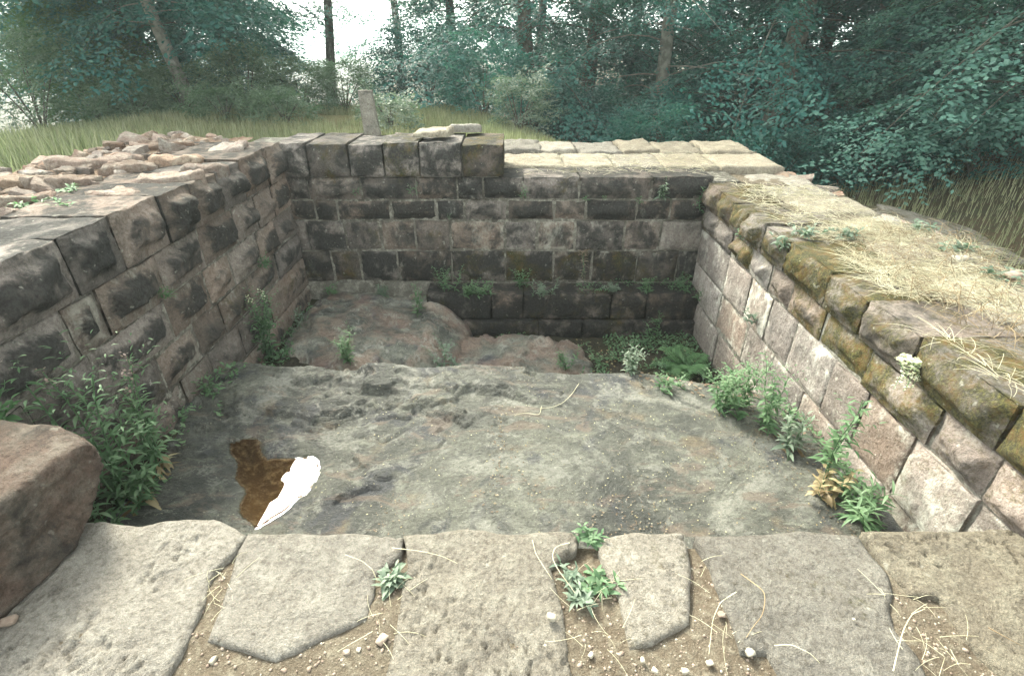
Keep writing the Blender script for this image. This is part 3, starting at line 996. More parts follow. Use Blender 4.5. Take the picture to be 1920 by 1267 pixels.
def loose_slab(label, px, py, z, l, w, t, rz, col, seed, mat='top', tilt=(0, 0)):
    q = P(px, py, z=z)
    pl = [(-l / 2, -w / 2), (l * .1, -w * .55), (l / 2, -w * .42), (l * .47, w * .45), (0, w / 2), (-l * .52, w * .4)]
    V, F = slab_mesh(pl, t, seed, cell=.02, jit=.03, rough=.012, edge=.015, tilt=tilt)
    V[:, 2] += t
    o = link('loose_stone', mesh_np('loose_stone', V, F, True), M[mat], None, (q[0], q[1], z))
    o.rotation_euler = (0, 0, rz)
    o.color = col
    tag(o, label, 'stone')
    return o
loose_slab('flat pale stone lying loose on the raised end of the far wall', 874, 246, .80, .30, .22, .07, .05, (0, .1, .3, 1.35), 3, tilt=(0, -.12))
loose_slab('thin tilted slab on the far wall right of the stone post', 815, 254, .82, .34, .24, .06, -.2, (0, .25, .2, 1.2), 4, tilt=(.1, .05))

# small lone stones on the pit rock and paving
# ------------------------------------------------------------------ stone post
pb = P(699, 246, y=7.55)
v, F, cr = block_mesh(.225, .78, .2, 4001, boss=.004, margin=.02, cell=.03, rough=.004)
tp = 1 - .22 * np.clip(v[:, 2:3] / .78, 0, 1)
v[:, :2] = (v[:, :2] - np.array([.1125, .1])) * tp
v[:, 0] -= .06 * v[:, 2]
o = link('stone_post', mesh_np('stone_post', v, F, True), M['post'], None, (pb[0] + .01, pb[1], pb[2] - .27))
o.rotation_euler = (0, 0, R(8))
o.color = (.3, .1, .2, .95)
tag(o, 'square grey stone post standing upright in grass behind the far wall', 'post')

# ------------------------------------------------------------------ bedrock of the pit
def tps(ctrl):
    c = np.array(ctrl, float)
    n = len(c)
    d = np.sqrt(((c[:, None, :2] - c[None, :, :2]) ** 2).sum(-1))
    K = np.where(d > 0, d * d * np.log(d + 1e-9), 0) + np.eye(n) * .02
    Pm = np.concatenate([np.ones((n, 1)), c[:, :2]], 1)
    A = np.block([[K, Pm], [Pm.T, np.zeros((3, 3))]])
    w = np.linalg.solve(A, np.concatenate([c[:, 2], np.zeros(3)]))
    def f(x, y):
        r = np.sqrt((x[:, None] - c[None, :, 0]) ** 2 + (y[:, None] - c[None, :, 1]) ** 2)
        return np.where(r > 0, r * r * np.log(r + 1e-9), 0) @ w[:n] + w[n] + w[n + 1] * x + w[n + 2] * y
    return f

cp = []
for px, py, z in [(215, 965, -.62), (440, 680, -.50), (1640, 985, -.68), (1560, 930, -.74), (1400, 800, -.82), (960, 985, -.60), (510, 900, -.615), (440, 850, -.61), (560, 950, -.615), (900, 800, -.52),
                  (900, 695, -.46), (700, 690, -.46), (1150, 712, -.55), (1320, 765, -.72), (700, 780, -.52), (1200, 850, -.60), (560, 760, -.55), (760, 930, -.58), (1420, 930, -.68), (700, 985, -.62), (330, 820, -.58)]:
    q = P(px, py, z=z); cp.append((q[0], q[1], z))
for x in (-2.2, -1, 0, 1, 1.9):
    cp.append((x, 1.25, -.68))
fmain = tps(cp)
edge_px = [(430, 664, -.49), (520, 672, -.47), (600, 678, -.47), (640, 690, -.50), (720, 684, -.46), (800, 685, -.46), (900, 688, -.46), (1000, 691, -.49), (1100, 700, -.53), (1200, 716, -.59), (1260, 735, -.65), (1320, 757, -.72), (1400, 792, -.80), (1480, 852, -.78), (1560, 930, -.74), (1640, 990, -.68)]
ep = np.array([P(a, b, z=c) for a, b, c in edge_px])
ep = ep[np.argsort(ep[:, 0])]

# puddle outline on its water plane
WZ = -.613
pud = np.array([P(a, b, z=WZ)[:2] for a, b in [(425, 828), (450, 822), (478, 822), (500, 838), (506, 858), (545, 860), (590, 855), (606, 862), (600, 890), (580, 925), (545, 955), (510, 975), (480, 990), (452, 965), (448, 945), (458, 920), (440, 895), (445, 870), (430, 850)]])
def sdist(pt, poly):
    d = np.full(len(pt), 9.0); ins = np.zeros(len(pt), bool)
    n = len(poly)
    for i in range(n):
        a, b = poly[i], poly[(i + 1) % n]
        ab = b - a
        t = np.clip(((pt - a) @ ab) / (ab @ ab), 0, 1)
        d = np.minimum(d, np.linalg.norm(pt - (a + t[:, None] * ab), axis=1))
        ins ^= ((a[1] > pt[:, 1]) != (b[1] > pt[:, 1])) & (pt[:, 0] < (b[0] - a[0]) * (pt[:, 1] - a[1]) / (b[1] - a[1] + 1e-12) + a[0])
    return np.where(ins, -d, d)

crack = np.array([P(a, b, z=-.55)[:2] for a, b in [(935, 775), (938, 815), (932, 850), (938, 890), (925, 930), (930, 990)]])
crack2 = np.array([P(a, b, z=-.58)[:2] for a, b in [(940, 850), (975, 900), (1000, 950), (1035, 990)]])
ridge1 = np.array([P(a, b, z=-.55)[:2] for a, b in [(400, 765), (520, 765), (640, 785), (790, 765)]])
ridge2 = np.array([P(a, b, z=-.5)[:2] for a, b in [(560, 712), (660, 722), (740, 735), (800, 765)]])
ridge3 = np.array([P(a, b, z=-.55)[:2] for a, b in [(600, 830), (680, 815), (720, 830), (760, 815)]])
ridge4 = np.array([P(a, b, z=-.64)[:2] for a, b in [(1340, 905), (1450, 915), (1540, 960)]])
def pl_dist(pt, line):
    d = np.full(len(pt), 9.0)
    for a, b in zip(line[:-1], line[1:]):
        ab = b - a
        t = np.clip(((pt - a) @ ab) / (ab @ ab), 0, 1)
        d = np.minimum(d, np.linalg.norm(pt - (a + t[:, None] * ab), axis=1))
    return d


def main_rock(x, y):
    pt = np.stack([x, y], -1)
    p3 = np.stack([x, y, 0 * x], -1)
    z = fmain(x, y)
    wob = .05 * fbm(p3, 3, 3, 71)
    # layered steps like split sandstone
    z = z + .035 * fbm(p3 * np.array([1, 1.4, 1]), 2.0, 4, 72) + .011 * fbm(p3 * np.array([1, 1.5, 1]), 9, 5, 73, .6)
    lay = fbm(p3 @ np.array([[.8, .5, 0], [-.4, 1.7, 0], [0, 0, 1]]) + .12 * fbm(p3, 4, 2, 70)[:, None], 3.2, 3, 74)
    z = z + .022 * (sstep(-.012, .012, lay) - .5) + .018 * (sstep(.2, .215, lay) - .5) + .018 * (sstep(-.24, -.228, lay))
    for ln, dp, w in ((crack, .05, .017), (crack2, .026, .011), (ridge1, .016, .012), (ridge2, .012, .012), (ridge3, .018, .014), (ridge4, .012, .012)):
        d = pl_dist(pt + .03 * np.stack([fbm(p3, 6, 3, 75), fbm(p3, 6, 3, 76)], -1), ln)
        z = z - dp * np.exp(-(d / w) ** 2)
    # puddle basin
    s = sdist(pt + .03 * np.stack([fbm(p3, 5, 2, 175), fbm(p3, 5, 2, 176)], -1), pud)
    lip = WZ + .004 + np.clip(s, 0, 1) * .12
    basin = WZ - .05 * sstep(0, .12, -s) + .004 * (s > 0) + .014 * fbm(p3, 16, 3, 77) * sstep(.03, .1, -s)
    wgt = sstep(.22, .0, s)
    z = np.where(s < 0, basin, np.maximum(np.maximum(z, lip) * (1 - wgt * .8) + lip * wgt * .8, WZ + .006 + np.clip(s, 0, .2) * .1))
    # rear edge
    ye = np.interp(x, ep[:, 0], ep[:, 1]) + wob
    drop = sstep(-.06, .16, y - ye)
    z = z - .04 * sstep(-.25, 0, y - ye) * 0 - drop * 1.1
    return z

xs = np.arange(LX - .12, RX + .12, .0125); ys = np.arange(1.12, 3.75, .0125)
X, Y = np.meshgrid(xs, ys)
Z = main_rock(X.ravel(), Y.ravel())
tag(link('bedrock', mesh_np('bedrock', np.stack([X.ravel(), Y.ravel(), Z], -1), grid_faces(len(xs), len(ys))), M['bedrock']), 'broad grey lichen flecked bedrock slab flooring the near half of the pit', None, kind='structure')

# water
k = NT('puddle_water')
pos = k.n('ShaderNodeNewGeometry').outputs['Position']
tr_ = k.n('ShaderNodeBsdfTransparent'); tr_.inputs[0].default_value = (.93, .88, .78, 1)
gl_ = k.n('ShaderNodeBsdfGlossy'); gl_.inputs['Roughness'].default_value = .01
fr_ = k.n('ShaderNodeFresnel'); fr_.inputs['IOR'].default_value = 1.33
mx_ = k.n('ShaderNodeMixShader')
k.l(fr_.outputs[0], mx_.inputs[0]); k.l(tr_.outputs[0], mx_.inputs[1]); k.l(gl_.outputs[0], mx_.inputs[2])
k.l(mx_.outputs[0], k.out.inputs['Surface'])
cen = pud.mean(0)
pw = cen + (pud - cen) * 1.06
wv = np.concatenate([[cen], pw]); n_ = len(pw)
WIND = 1 if np.sum(pw[:, 0] * np.roll(pw[:, 1], -1) - pw[:, 1] * np.roll(pw[:, 0], -1)) > 0 else -1
wm = mesh_np('puddle_water', np.concatenate([wv, np.full((n_ + 1, 1), WZ)], 1), np.array([[0, 1 + i, 1 + (i + 1) % n_][::WIND] for i in range(n_)]))
tag(link('puddle_water', wm, k.m), kind='structure')
# mud at the bottom of the puddle
ms = np.arange(0, 1, .02)
xs = np.arange(pud[:, 0].min(), pud[:, 0].max(), .012); ys = np.arange(pud[:, 1].min(), pud[:, 1].max(), .012)
X, Y = np.meshgrid(xs, ys)
p3 = np.stack([X.ravel(), Y.ravel(), 0 * X.ravel()], -1)
s_ = sdist(p3[:, :2] + .03 * np.stack([fbm(p3, 5, 2, 175), fbm(p3, 5, 2, 176)], -1), pud)
Zm = main_rock(X.ravel(), Y.ravel()) + np.where(s_ < -.012, .006, -.02)
M['mud'] = mat_soil('puddle_mud', (.06, .036, .017), (.115, .075, .038), (.20, .15, .09), .7)
tag(link('puddle_mud', mesh_np('puddle_mud', np.stack([X.ravel(), Y.ravel(), Zm], -1), grid_faces(len(xs), len(ys))), M['mud']), kind='structure')

# soil in the low far part of the pit
def low_soil(x, y):
    p3 = np.stack([x, y, 0 * x], -1)
    return -1.13 + .30 * sstep(-.9, -1.5, x) * sstep(3.2, 3.6, y) + .50 * sstep(-2.0, -2.14, x) * sstep(3.1, 2.5, y) + .05 * fbm(p3, 2.4, 3, 81) + .02 * fbm(p3, 9, 3, 82) + .12 * sstep(3.4, 2.2, y) + .1 * sstep(1.5, 1.9, x) * sstep(3.6, 2.6, y)
xs = np.arange(LX - .12, RX + .12, .03); ys = np.arange(1.15, BY + .1, .03)
X, Y = np.meshgrid(xs, ys)
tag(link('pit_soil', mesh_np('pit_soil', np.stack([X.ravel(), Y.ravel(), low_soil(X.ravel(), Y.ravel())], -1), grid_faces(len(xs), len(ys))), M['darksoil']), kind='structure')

def outcrop(name, label, ctr, rad, ztop, seed, tilt, power=3.0, mat='outcrop', drop=.7, rot=0.0):
    xs = np.arange(-1.25, 1.2501, .022)
    X, Y = np.meshgrid(xs, xs)
    x, y = X.ravel(), Y.ravel()
    th = np.arctan2(y, x)
    p3 = np.stack([x, y, 0 * x], -1)
    r = (np.abs(x) ** power + np.abs(y) ** power) ** (1 / power) * (1 + .16 * fbm(p3, 1.6, 3, seed))
    wx = ctr[0] + (x * rad[0]) * math.cos(rot) - (y * rad[1]) * math.sin(rot)
    wy = ctr[1] + (x * rad[0]) * math.sin(rot) + (y * rad[1]) * math.cos(rot)
    w3 = np.stack([wx, wy, 0 * wx], -1)
    z = ztop + tilt[0] * (wx - ctr[0]) + tilt[1] * (wy - ctr[1]) - drop * np.clip(r - .5, 0, 9) ** 2 * 1.1 - drop * sstep(.95, 1.2, r)
    lay = fbm(w3 * np.array([1.2, .8, 1]), 3.4, 3, seed + 4)
    z = z + .05 * (np.abs(fbm(w3 * np.array([1.0, 2.2, 1]), 2.6, 4, seed + 9)) - .3) + .05 * fbm(w3, 2.5, 4, seed + 1) + .025 * fbm(w3 * np.array([1, 1.8, 1]), 9, 4, seed + 2) + .03 * (sstep(0, .03, lay) - .5) + .02 * sstep(.2, .22, lay)
    v = np.stack([wx - ctr[0], wy - ctr[1], z - (ztop - .6)], -1)
    o = link(name, mesh_np(name, v, grid_faces(len(xs), len(xs))), M[mat], None, (ctr[0], ctr[1], ztop - .6))
    OUT.append((ctr, rad, v + np.array([ctr[0], ctr[1], ztop - .6]), len(xs)))
    return tag(o, label, 'rock')
OUT = []
outcrop('rock_outcrop', 'rounded reddish grey rock hump rising against the far left corner', (-1.36, 4.36), (.86, .92), -.74, 91, (-.05, .03), 3.2)
outcrop('rock_outcrop', 'low flat brown rock between the hump and the ledge', (-.05, 4.18), (.85, .52), -.99, 95, (-.04, .02), 3.0, drop=.35)


def surf(x, y):
    """height of the pit floor"""
    z = np.maximum(main_rock(x, y), low_soil(x, y))
    for ctr, rad, v, n in OUT:
        X_ = np.clip(((x - ctr[0]) / rad[0] + 1.25) / .022, 0, n - 1).astype(int)
        Y_ = np.clip(((y - ctr[1]) / rad[1] + 1.25) / .022, 0, n - 1).astype(int)
        z = np.maximum(z, np.where((abs(x - ctr[0]) < rad[0] * 1.2) & (abs(y - ctr[1]) < rad[1] * 1.2), v[Y_ * n + X_, 2], -9))
    ldg = (y > BY - .28) & (x > P(800, 575, y=BY - .28)[0])
    return np.where(ldg, np.maximum(z, -.645), z)


def hit(px, py):
    """where the sight line meets the pit floor, kept clear of the walls"""
    a = np.array([0, 0, EYE]); d = P(px, py, y=1.0) - a
    t = np.linspace(1.2, 5.6, 900)
    p = a + t[:, None] * d
    z = surf(p[:, 0], p[:, 1])
    below = np.nonzero((p[:, 2] < z) | (np.abs(p[:, 0] + .135) > 1.98) | (p[:, 1] > 5.02))[0]
    q = p[below[0]] if len(below) else p[-1]
    x = min(max(q[0], LX + .1), RX - .09); y = min(q[1], 5.02)
    return (x, y, float(surf(np.array([x]), np.array([y]))[0]) - .02)

# ------------------------------------------------------------------ leaves and trees
def leaf_quads(base, direc, normal, L, W):
    """pointed leaves: base, tip and two side points (one quad each)"""
    d = direc / (np.linalg.norm(direc, axis=1)[:, None] + 1e-9)
    s = np.cross(d, normal); s /= np.linalg.norm(s, axis=1)[:, None] + 1e-9
    L = np.asarray(L)[:, None]; W = np.asarray(W)[:, None]
    return np.stack([base, base + d * L * .45 + s * W * .5, base + d * L, base + d * L * .45 - s * W * .5], 1)


def make_spray(seed, n=46, ll=.105):
    r = np.random.default_rng(seed)
    B, D, N = [], [], []
    def twig(p0, ang, length, k):
        t = (np.arange(k) + r.uniform(.2, .8, k)) / k
        sag = -.22 * length * t ** 2
        for i in range(k):
            q = np.array([p0[0] + math.cos(ang) * length * t[i], p0[1] + math.sin(ang) * length * t[i], p0[2] + sag[i] + r.normal(0, .03)])
            a = ang + (1 if i % 2 else -1) * r.uniform(.5, 1.1)
            B.append(q); D.append([math.cos(a), math.sin(a), r.uniform(-.55, .1)]); N.append([r.normal(0, .35), r.normal(0, .35), 1])
    twig((0, 0, 0), 0, 1.0, n // 4)
    ns = 5
    for i in range(ns):
        t = .12 + .75 * i / ns
        twig((t, 0, -.2 * t * t), (1 if i % 2 else -1) * r.uniform(.55, .95), (.75 - .5 * t) * r.uniform(.8, 1.2), int(n * .75 / ns))
    B, D, N = np.array(B), np.array(D), np.array(N)
    L = ll * r.uniform(.75, 1.3, len(B))
    return leaf_quads(B, D, N, L, L * r.uniform(.5, .68, len(B))), r.uniform(0, 1, len(B))

SPRAYS = [make_spray(i, 84, .078) for i in range(8)]
SPRAYS_MID = [make_spray(20 + i, 46, .115) for i in range(6)]
SPRAYS_BIG = [make_spray(40 + i, 30, .17) for i in range(5)]
SPRAYS_FINE = [make_spray(70 + i, 64, .085) for i in range(6)]


def put_sprays(acc, pos, az, pitch, roll, size, lib, r, tone):
    for i in range(len(pos)):
        q, rn = lib[r.integers(len(lib))]
        s = size[i]
        M3 = np.array(Matrix.Rotation(az[i], 3, 'Z') @ Matrix.Rotation(pitch[i], 3, 'Y') @ Matrix.Rotation(roll[i], 3, 'X'))
        v = (q.reshape(-1, 3) * s) @ M3.T + pos[i]
        n = len(q)
        acc.add(v, q=np.arange(n * 4).reshape(n, 4), rnd=np.clip(rn * .65 + tone[i] * .35, 0, 1))


def tree(label, px, Y, h, rc, zlow, seed, leaf='leaf', bark='bark', tr=.2, lean=(0, 0), nlimb=40, spl=6, size=1.0, lib=None, bare=0.0, group='trees of the wood around the ruin', cut=5.5, gap=.0, x=None, name='beech_tree'):
    r = np.random.default_rng(seed)
    X = P(px, 82, y=Y)[0] if x is None else x
    z0 = float(ground_z(np.array([X]), np.array([Y]))[0]) - .15
    root = thing(name, label, 'tree', (X, Y, z0), group)
    lib = lib or SPRAYS
    # trunk
    n = 12
    t = np.linspace(0, 1, n)
    w = .035 * h
    tp = np.stack([lean[0] * h * t + w * .4 * np.sin(t * 5 + seed), lean[1] * h * t + w * .4 * np.sin(t * 4 + seed * 2), t * h * .92], -1)
    trad = tr * (1 - t * .88) + tr * .35 * np.exp(-t * 40)
    ta = Acc(); ta.tube(tp, trad, 9)
    la = Acc()
    lo = max(0.02, (zlow - z0) / h)
    # limbs: more of them in the low part the photograph shows
    hv = np.clip((cut - z0) / h, lo + .1, .95)
    nlimb = int(nlimb * .68); spl = int(spl * 1.7)
    n1 = int(nlimb * .72); n2 = nlimb - n1
    hs_ = np.concatenate([np.linspace(lo, hv, n1) + r.normal(0, .01, n1), np.linspace(hv, .97, n2)])
    pos, az, pit, rol, siz, ton = [], [], [], [], [], []
    for k, f in enumerate(hs_):
        f = min(max(f, .02), .98)
        a0 = k * 2.4 + r.normal(0, .35)
        ln = rc * (1 - .75 * max(0, (f - .45) / .55) ** 1.5) * r.uniform(.65, 1.15)
        b0 = np.array([np.interp(f, t, tp[:, 0]), np.interp(f, t, tp[:, 1]), f * h * .92])
        m = 7
        u = np.linspace(0, 1, m)
        az_w = a0 + r.normal(0, .25) * u
        rise = r.uniform(.05, .38); droop = r.uniform(.25, .6)
        lp = b0 + np.stack([np.cos(az_w) * ln * u, np.sin(az_w) * ln * u, ln * (rise * u - droop * u ** 2.2)], -1)
        lr = max(.009, tr * .13 * (1 - f * .6)) * (1 - u * .85)
        ta.tube(lp, lr, 5)
        if r.uniform() < gap: continue
        ns = spl if f <= hv else max(2, spl // 2)
        for j in range(ns):
            uu = r.uniform(.18, 1.02) if f <= hv else r.uniform(.4, 1)
            q = np.array([np.interp(uu, u, lp[:, i]) for i in range(3)])
            pos.append(q + r.normal(0, .09, 3) * np.array([1.6, 1.6, .8])); az.append(a0 + r.normal(0, .7)); pit.append(r.uniform(.0, .45)); rol.append(r.normal(0, .22))
            siz.append(size * r.uniform(.75, 1.4) * (1 if f <= hv else 1.7)); ton.append(r.uniform(0, 1))
    if pos:
        hi = np.array([q[2] + z0 > cut + .6 for q in pos])
        for msk, lb_ in ((~hi, lib), (hi, SPRAYS_BIG)):
            ix = np.nonzero(msk)[0]
            put_sprays(la, [pos[i] for i in ix], [az[i] for i in ix], [pit[i] for i in ix], [rol[i] for i in ix], [siz[i] for i in ix], lb_, r, [ton[i] for i in ix])
    link('trunk', ta.mesh('trunk'), M[bark], root)
    link('crown', la.mesh('crown', False), M[leaf], root)
    return root


def bush(label, x, y, h, rx, seed, leaf='shrub', n=90, size=.5, lib=None, group=None, cat='shrub', name='shrub', up=.0, z=None):
    r = np.random.default_rng(seed)
    z0 = float(ground_z(np.array([x]), np.array([y]))[0]) - .05 if z is None else z
    root = thing(name, label, cat, (x, y, z0), group)
    lib = lib or SPRAYS_FINE
    ta = Acc(); la = Acc()
    ns = 7
    pos, az, pit, rol, siz, ton = [], [], [], [], [], []
    for k in range(ns):
        a = k / ns * 6.28 + r.uniform(0, 1); rr = rx * r.uniform(.3, .8); hh = h * r.uniform(.6, .95)
        u = np.linspace(0, 1, 5)
        lp = np.stack([np.cos(a) * rr * u ** 1.3, np.sin(a) * rr * u ** 1.3, hh * u], -1)
        ta.tube(lp, .02 * (1 - u * .8), 4)
    for k in range(n):
        a = r.uniform(0, 6.28); f = r.uniform(.05, 1) ** .8
        rad = rx * math.sqrt(max(0, 1 - (f * 1.02 - .25) ** 2 / .62)) * math.sqrt(r.uniform(.15, 1)) * (1 + .3 * math.sin(a * 3 + seed))
        pos.append([math.cos(a) * rad * .8, math.sin(a) * rad * .8, f * h]); az.append(a + r.normal(0, .5)); pit.append(r.uniform(-.7, .35) - up); rol.append(r.normal(0, .5))
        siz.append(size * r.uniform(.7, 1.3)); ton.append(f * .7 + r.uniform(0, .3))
    put_sprays(la, pos, az, pit, rol, siz, lib, r, ton)
    link('stems', ta.mesh('stems'), M['bark'], root)
    link('foliage', la.mesh('foliage', False), M[leaf], root)
    return root

# left hand group
tree('tall beech at the far left edge of the photo', 135, 20, 14, 2.3, .3, 1, 'leaf', tr=.26, nlimb=52, spl=9, size=1.15, gap=.05)
tree('beech with a grey trunk left of the slanting forked trunk', 228, 14.5, 10, 3.0, 2.0, 2, 'leaf', 'bark', tr=.17, lean=(.08, 0), nlimb=64, spl=9, size=1.1)
tree('pale barked tree whose trunk slants left, left of the gap of sky', 372, 11.2, 7.2, 2.2, 2.1, 3, 'leaf', 'bark_pale', tr=.135, lean=(-.14, 0), x=-6.35, nlimb=56, spl=9, size=1.05)
tree('beech hanging over the meadow just left of the gap of sky', 430, 18.5, 12.5, 2.5, -.8, 4, 'leaf', tr=.24, nlimb=68, spl=9, size=1.1)
tree('wide beech filling the left half behind the leaning trunks', 265, 19, 13, 3.4, -1.2, 16, 'leaf', tr=.2, nlimb=70, spl=9, size=1.15)
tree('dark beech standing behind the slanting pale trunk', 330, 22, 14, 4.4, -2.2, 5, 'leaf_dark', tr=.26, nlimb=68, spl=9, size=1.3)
tree('slender bare stemmed tree with small tufts in the gap of sky', 607, 20, 16, 1.5, .5, 6, 'leaf', 'bark', tr=.17, lean=(.04, 0), nlimb=26, spl=4, size=.75, gap=.25, name='slender_tree')
tree('young beech behind the stone post', 735, 21, 15, 1.8, -1.5, 7, 'leaf', tr=.16, nlimb=46, spl=6, size=.95)
tree('light green beech right of the young beech behind the post', 838, 18, 17, 1.9, -.9, 8, 'leaf', tr=.15, lean=(.02, 0), nlimb=46, spl=6, size=1.0)
tree('large beech whose branches droop behind the middle of the far wall', 992, 15, 19, 4.2, -1.2, 9, 'leaf', tr=.20, nlimb=60, spl=9, size=1.05)
tree('beech with mossy grey trunk behind the far right wall corner', 1275, 14, 19, 3.9, -1.8, 10, 'leaf', 'bark_pale', tr=.18, nlimb=56, spl=8, size=1.0)
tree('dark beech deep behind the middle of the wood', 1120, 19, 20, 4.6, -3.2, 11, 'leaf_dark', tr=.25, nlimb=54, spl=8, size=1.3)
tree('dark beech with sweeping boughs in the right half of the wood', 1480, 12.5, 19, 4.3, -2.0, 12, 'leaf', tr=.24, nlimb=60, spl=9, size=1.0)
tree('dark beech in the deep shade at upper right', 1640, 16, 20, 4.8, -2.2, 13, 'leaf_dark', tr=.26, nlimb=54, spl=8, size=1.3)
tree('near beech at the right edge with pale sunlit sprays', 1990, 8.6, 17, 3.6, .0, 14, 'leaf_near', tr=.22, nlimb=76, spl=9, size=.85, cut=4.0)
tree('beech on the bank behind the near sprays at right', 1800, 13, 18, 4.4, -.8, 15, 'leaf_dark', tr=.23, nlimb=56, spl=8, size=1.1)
# back rows
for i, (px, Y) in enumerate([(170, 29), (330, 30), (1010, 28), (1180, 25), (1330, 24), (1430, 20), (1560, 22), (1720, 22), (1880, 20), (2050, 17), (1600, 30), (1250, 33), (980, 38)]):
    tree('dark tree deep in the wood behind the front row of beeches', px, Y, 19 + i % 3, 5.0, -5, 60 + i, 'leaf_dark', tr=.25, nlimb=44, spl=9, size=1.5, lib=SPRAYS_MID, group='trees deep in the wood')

# shrubs
rb = [('round bright green sapling at the left edge of the meadow', 165, 11.5, 2.3, 1.15, 'leaf_bright', 210, .5),
      ('low grey green bush in front of the sapling at the left edge', 40, 9.6, 1.6, 1.0, 'shrub', 150, .4),
      ('low bush left of the pale slanting trunk', 330, 10.8, .8, .85, 'shrub', 130, .32),
      ('feathery broom bush right of the pale slanting trunk', 455, 11.0, 1.15, .55, 'shrub', 120, .32),
      ('grey green bush left of the stone post', 640, 11.5, .95, .6, 'shrub', 100, .32),
      ('low bush in the gap of sky under the slender tree', 560, 12, .95, .8, 'shrub', 120, .35),
      ('small bush right beside the stone post', 722, 9.0, .6, .3, 'weed_grey', 40, .25),
      ('dark bush behind the loose flat stone on the far wall', 905, 11.5, 1.4, 1.0, 'leaf', 110, .5),
      ('grey leaved sapling below the large beech', 975, 9.5, .95, .5, 'weed_grey', 60, .3),
      ('low bush at the foot of the mossy trunk', 1235, 11, 1.5, 1.1, 'leaf', 120, .5),
      ('dark bush right of the mossy trunk', 1400, 10.5, 1.2, 1.2, 'leaf_dark', 130, .5),
      ('bush at the bottom of the sweeping boughs', 1500, 9.5, 1.0, 1.1, 'leaf', 120, .45),
      ('leafy bush on the bank at right', 1690, 9.3, 1.1, 1.0, 'leaf_dark', 110, .45),
      ('leafy bush on the bank at the right edge', 1900, 8.0, 1.0, 1.0, 'leaf', 150, .42),
      ('brown green bush behind the sloping rock slab on the bank', 1790, 10.5, 1.3, 1.1, 'leaf', 110, .45),
      ('low grey herb clump in the meadow left of the broom bush', 405, 9.8, .55, .5, 'shrub', 70, .24),
      ('low herb clump in the meadow between broom bush and stone post', 520, 9.8, .5, .45, 'shrub', 60, .24),
      ('low bush at the left end of the meadow below the sapling', 230, 10.0, .6, .6, 'shrub', 80, .28),
      ('dark undergrowth bush in the middle of the wood', 1100, 13, 1.7, 1.4, 'leaf_dark', 140, .55),
      ('dark undergrowth bush left of the young beech', 800, 15, 1.8, 1.5, 'leaf_dark', 130, .6),
      ('dark undergrowth bush left of the gap of sky', 470, 16, 1.2, 1.2, 'leaf_dark', 110, .5),
      ('dark undergrowth bush behind the low bush at left', 270, 15, 1.3, 1.5, 'leaf_dark', 120, .55)]
for i, (lb, px, Y, h, rx, lf, n, sz) in enumerate(rb):
    X = P(px, 150, y=Y)[0]
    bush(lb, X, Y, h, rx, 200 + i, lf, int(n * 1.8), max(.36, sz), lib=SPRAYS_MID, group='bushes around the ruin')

# ------------------------------------------------------------------ grasses (uncountable)
def blades(name, pts, hmin, hmax, mat, seed, width=.008, lean=.35, kind='stuff'):
    r = np.random.default_rng(seed)
    n = len(pts)
    a = r.uniform(0, 6.28, n); h = r.uniform(hmin, hmax, n); ln = r.uniform(.05, lean, n) * h
    d = np.stack([np.cos(a), np.sin(a), 0 * a], -1)
    s = np.stack([-np.sin(a), np.cos(a), 0 * a], -1)
    w = width * r.uniform(.6, 1.4, n)
    up = np.array([0, 0, 1.0])
    p0 = pts
    p1 = pts + d * (ln * .35)[:, None] + up * (h * .6)[:, None]
    p2 = pts + d * ln[:, None] + up * h[:, None]
    v = np.stack([p0 - s * w[:, None], p0 + s * w[:, None], p1 + s * w[:, None] * .7, p1 - s * w[:, None] * .7, p2], 1).reshape(-1, 3)
    b = np.arange(n) * 5
    q = np.stack([b, b + 1, b + 2, b + 3], -1); t = np.stack([b + 3, b + 2, b + 4], -1)
    rn = r.uniform(0, 1, n)
    me = mesh_np(name, v, [q, t], False, {'rnd': ('FACE', np.concatenate([rn, rn]))})
    return tag(link(name, me, M[mat]), kind=kind)

r = np.random.default_rng(77)
n = 70000
gxp = r.uniform(-9, 1.5, n); gyp = r.uniform(6.6, 14, n)
keep = (fbm(np.stack([gxp, gyp, 0 * gxp], -1), .8, 3, 9) > -.35)
gxp, gyp = gxp[keep], gyp[keep]
o = blades('meadow_grass', np.stack([gxp, gyp, ground_z(gxp, gyp)], -1), .05, .2, 'grass', 5, .004)
o['label'] = 'yellow green meadow grass behind the far wall'
n = 9000
gxp = r.uniform(-9, -4.0, n); gyp = r.uniform(2.5, 7, n)
o = blades('meadow_grass', np.stack([gxp, gyp, ground_z(gxp, gyp)], -1), .12, .45, 'grass', 6, .008)
o['label'] = 'tall grass outside the left wall'
n = 7000
gxp = 3.2 + 4.5 * r.uniform(0, 1, n) ** 1.6; gyp = r.uniform(3.5, 9.0, n)
o = blades('bank_grass', np.stack([gxp, gyp, ground_z(gxp, gyp)], -1), .06, .24, 'grass', 7, .004)
o['label'] = 'green grass in the hollow beyond the right wall'

# sloping rock slabs on the bank
for lb, px, py, l, w, rz in (('long grey rock slab sloping on the bank beyond the right wall', 1800, 405, 1.7, .95, -.5),):
    q = P(px, py, z=-.05)
    v = rock_verts(int(px), (l * .6, w * .7, .12), 12, .14, ICO_V)
    v = v @ np.array(Matrix.Rotation(rz, 3, 'Z') @ Matrix.Rotation(.22, 3, 'Y')).T
    o = link('rock_slab', mesh_np('rock_slab', v, ICO_F), M['top'], None, (q[0], q[1], float(ground_z(q[0:1], q[1:2])[0]) + .02))
    o.color = (.8, .6, .2, .8)
    tag(o, lb, 'rock')

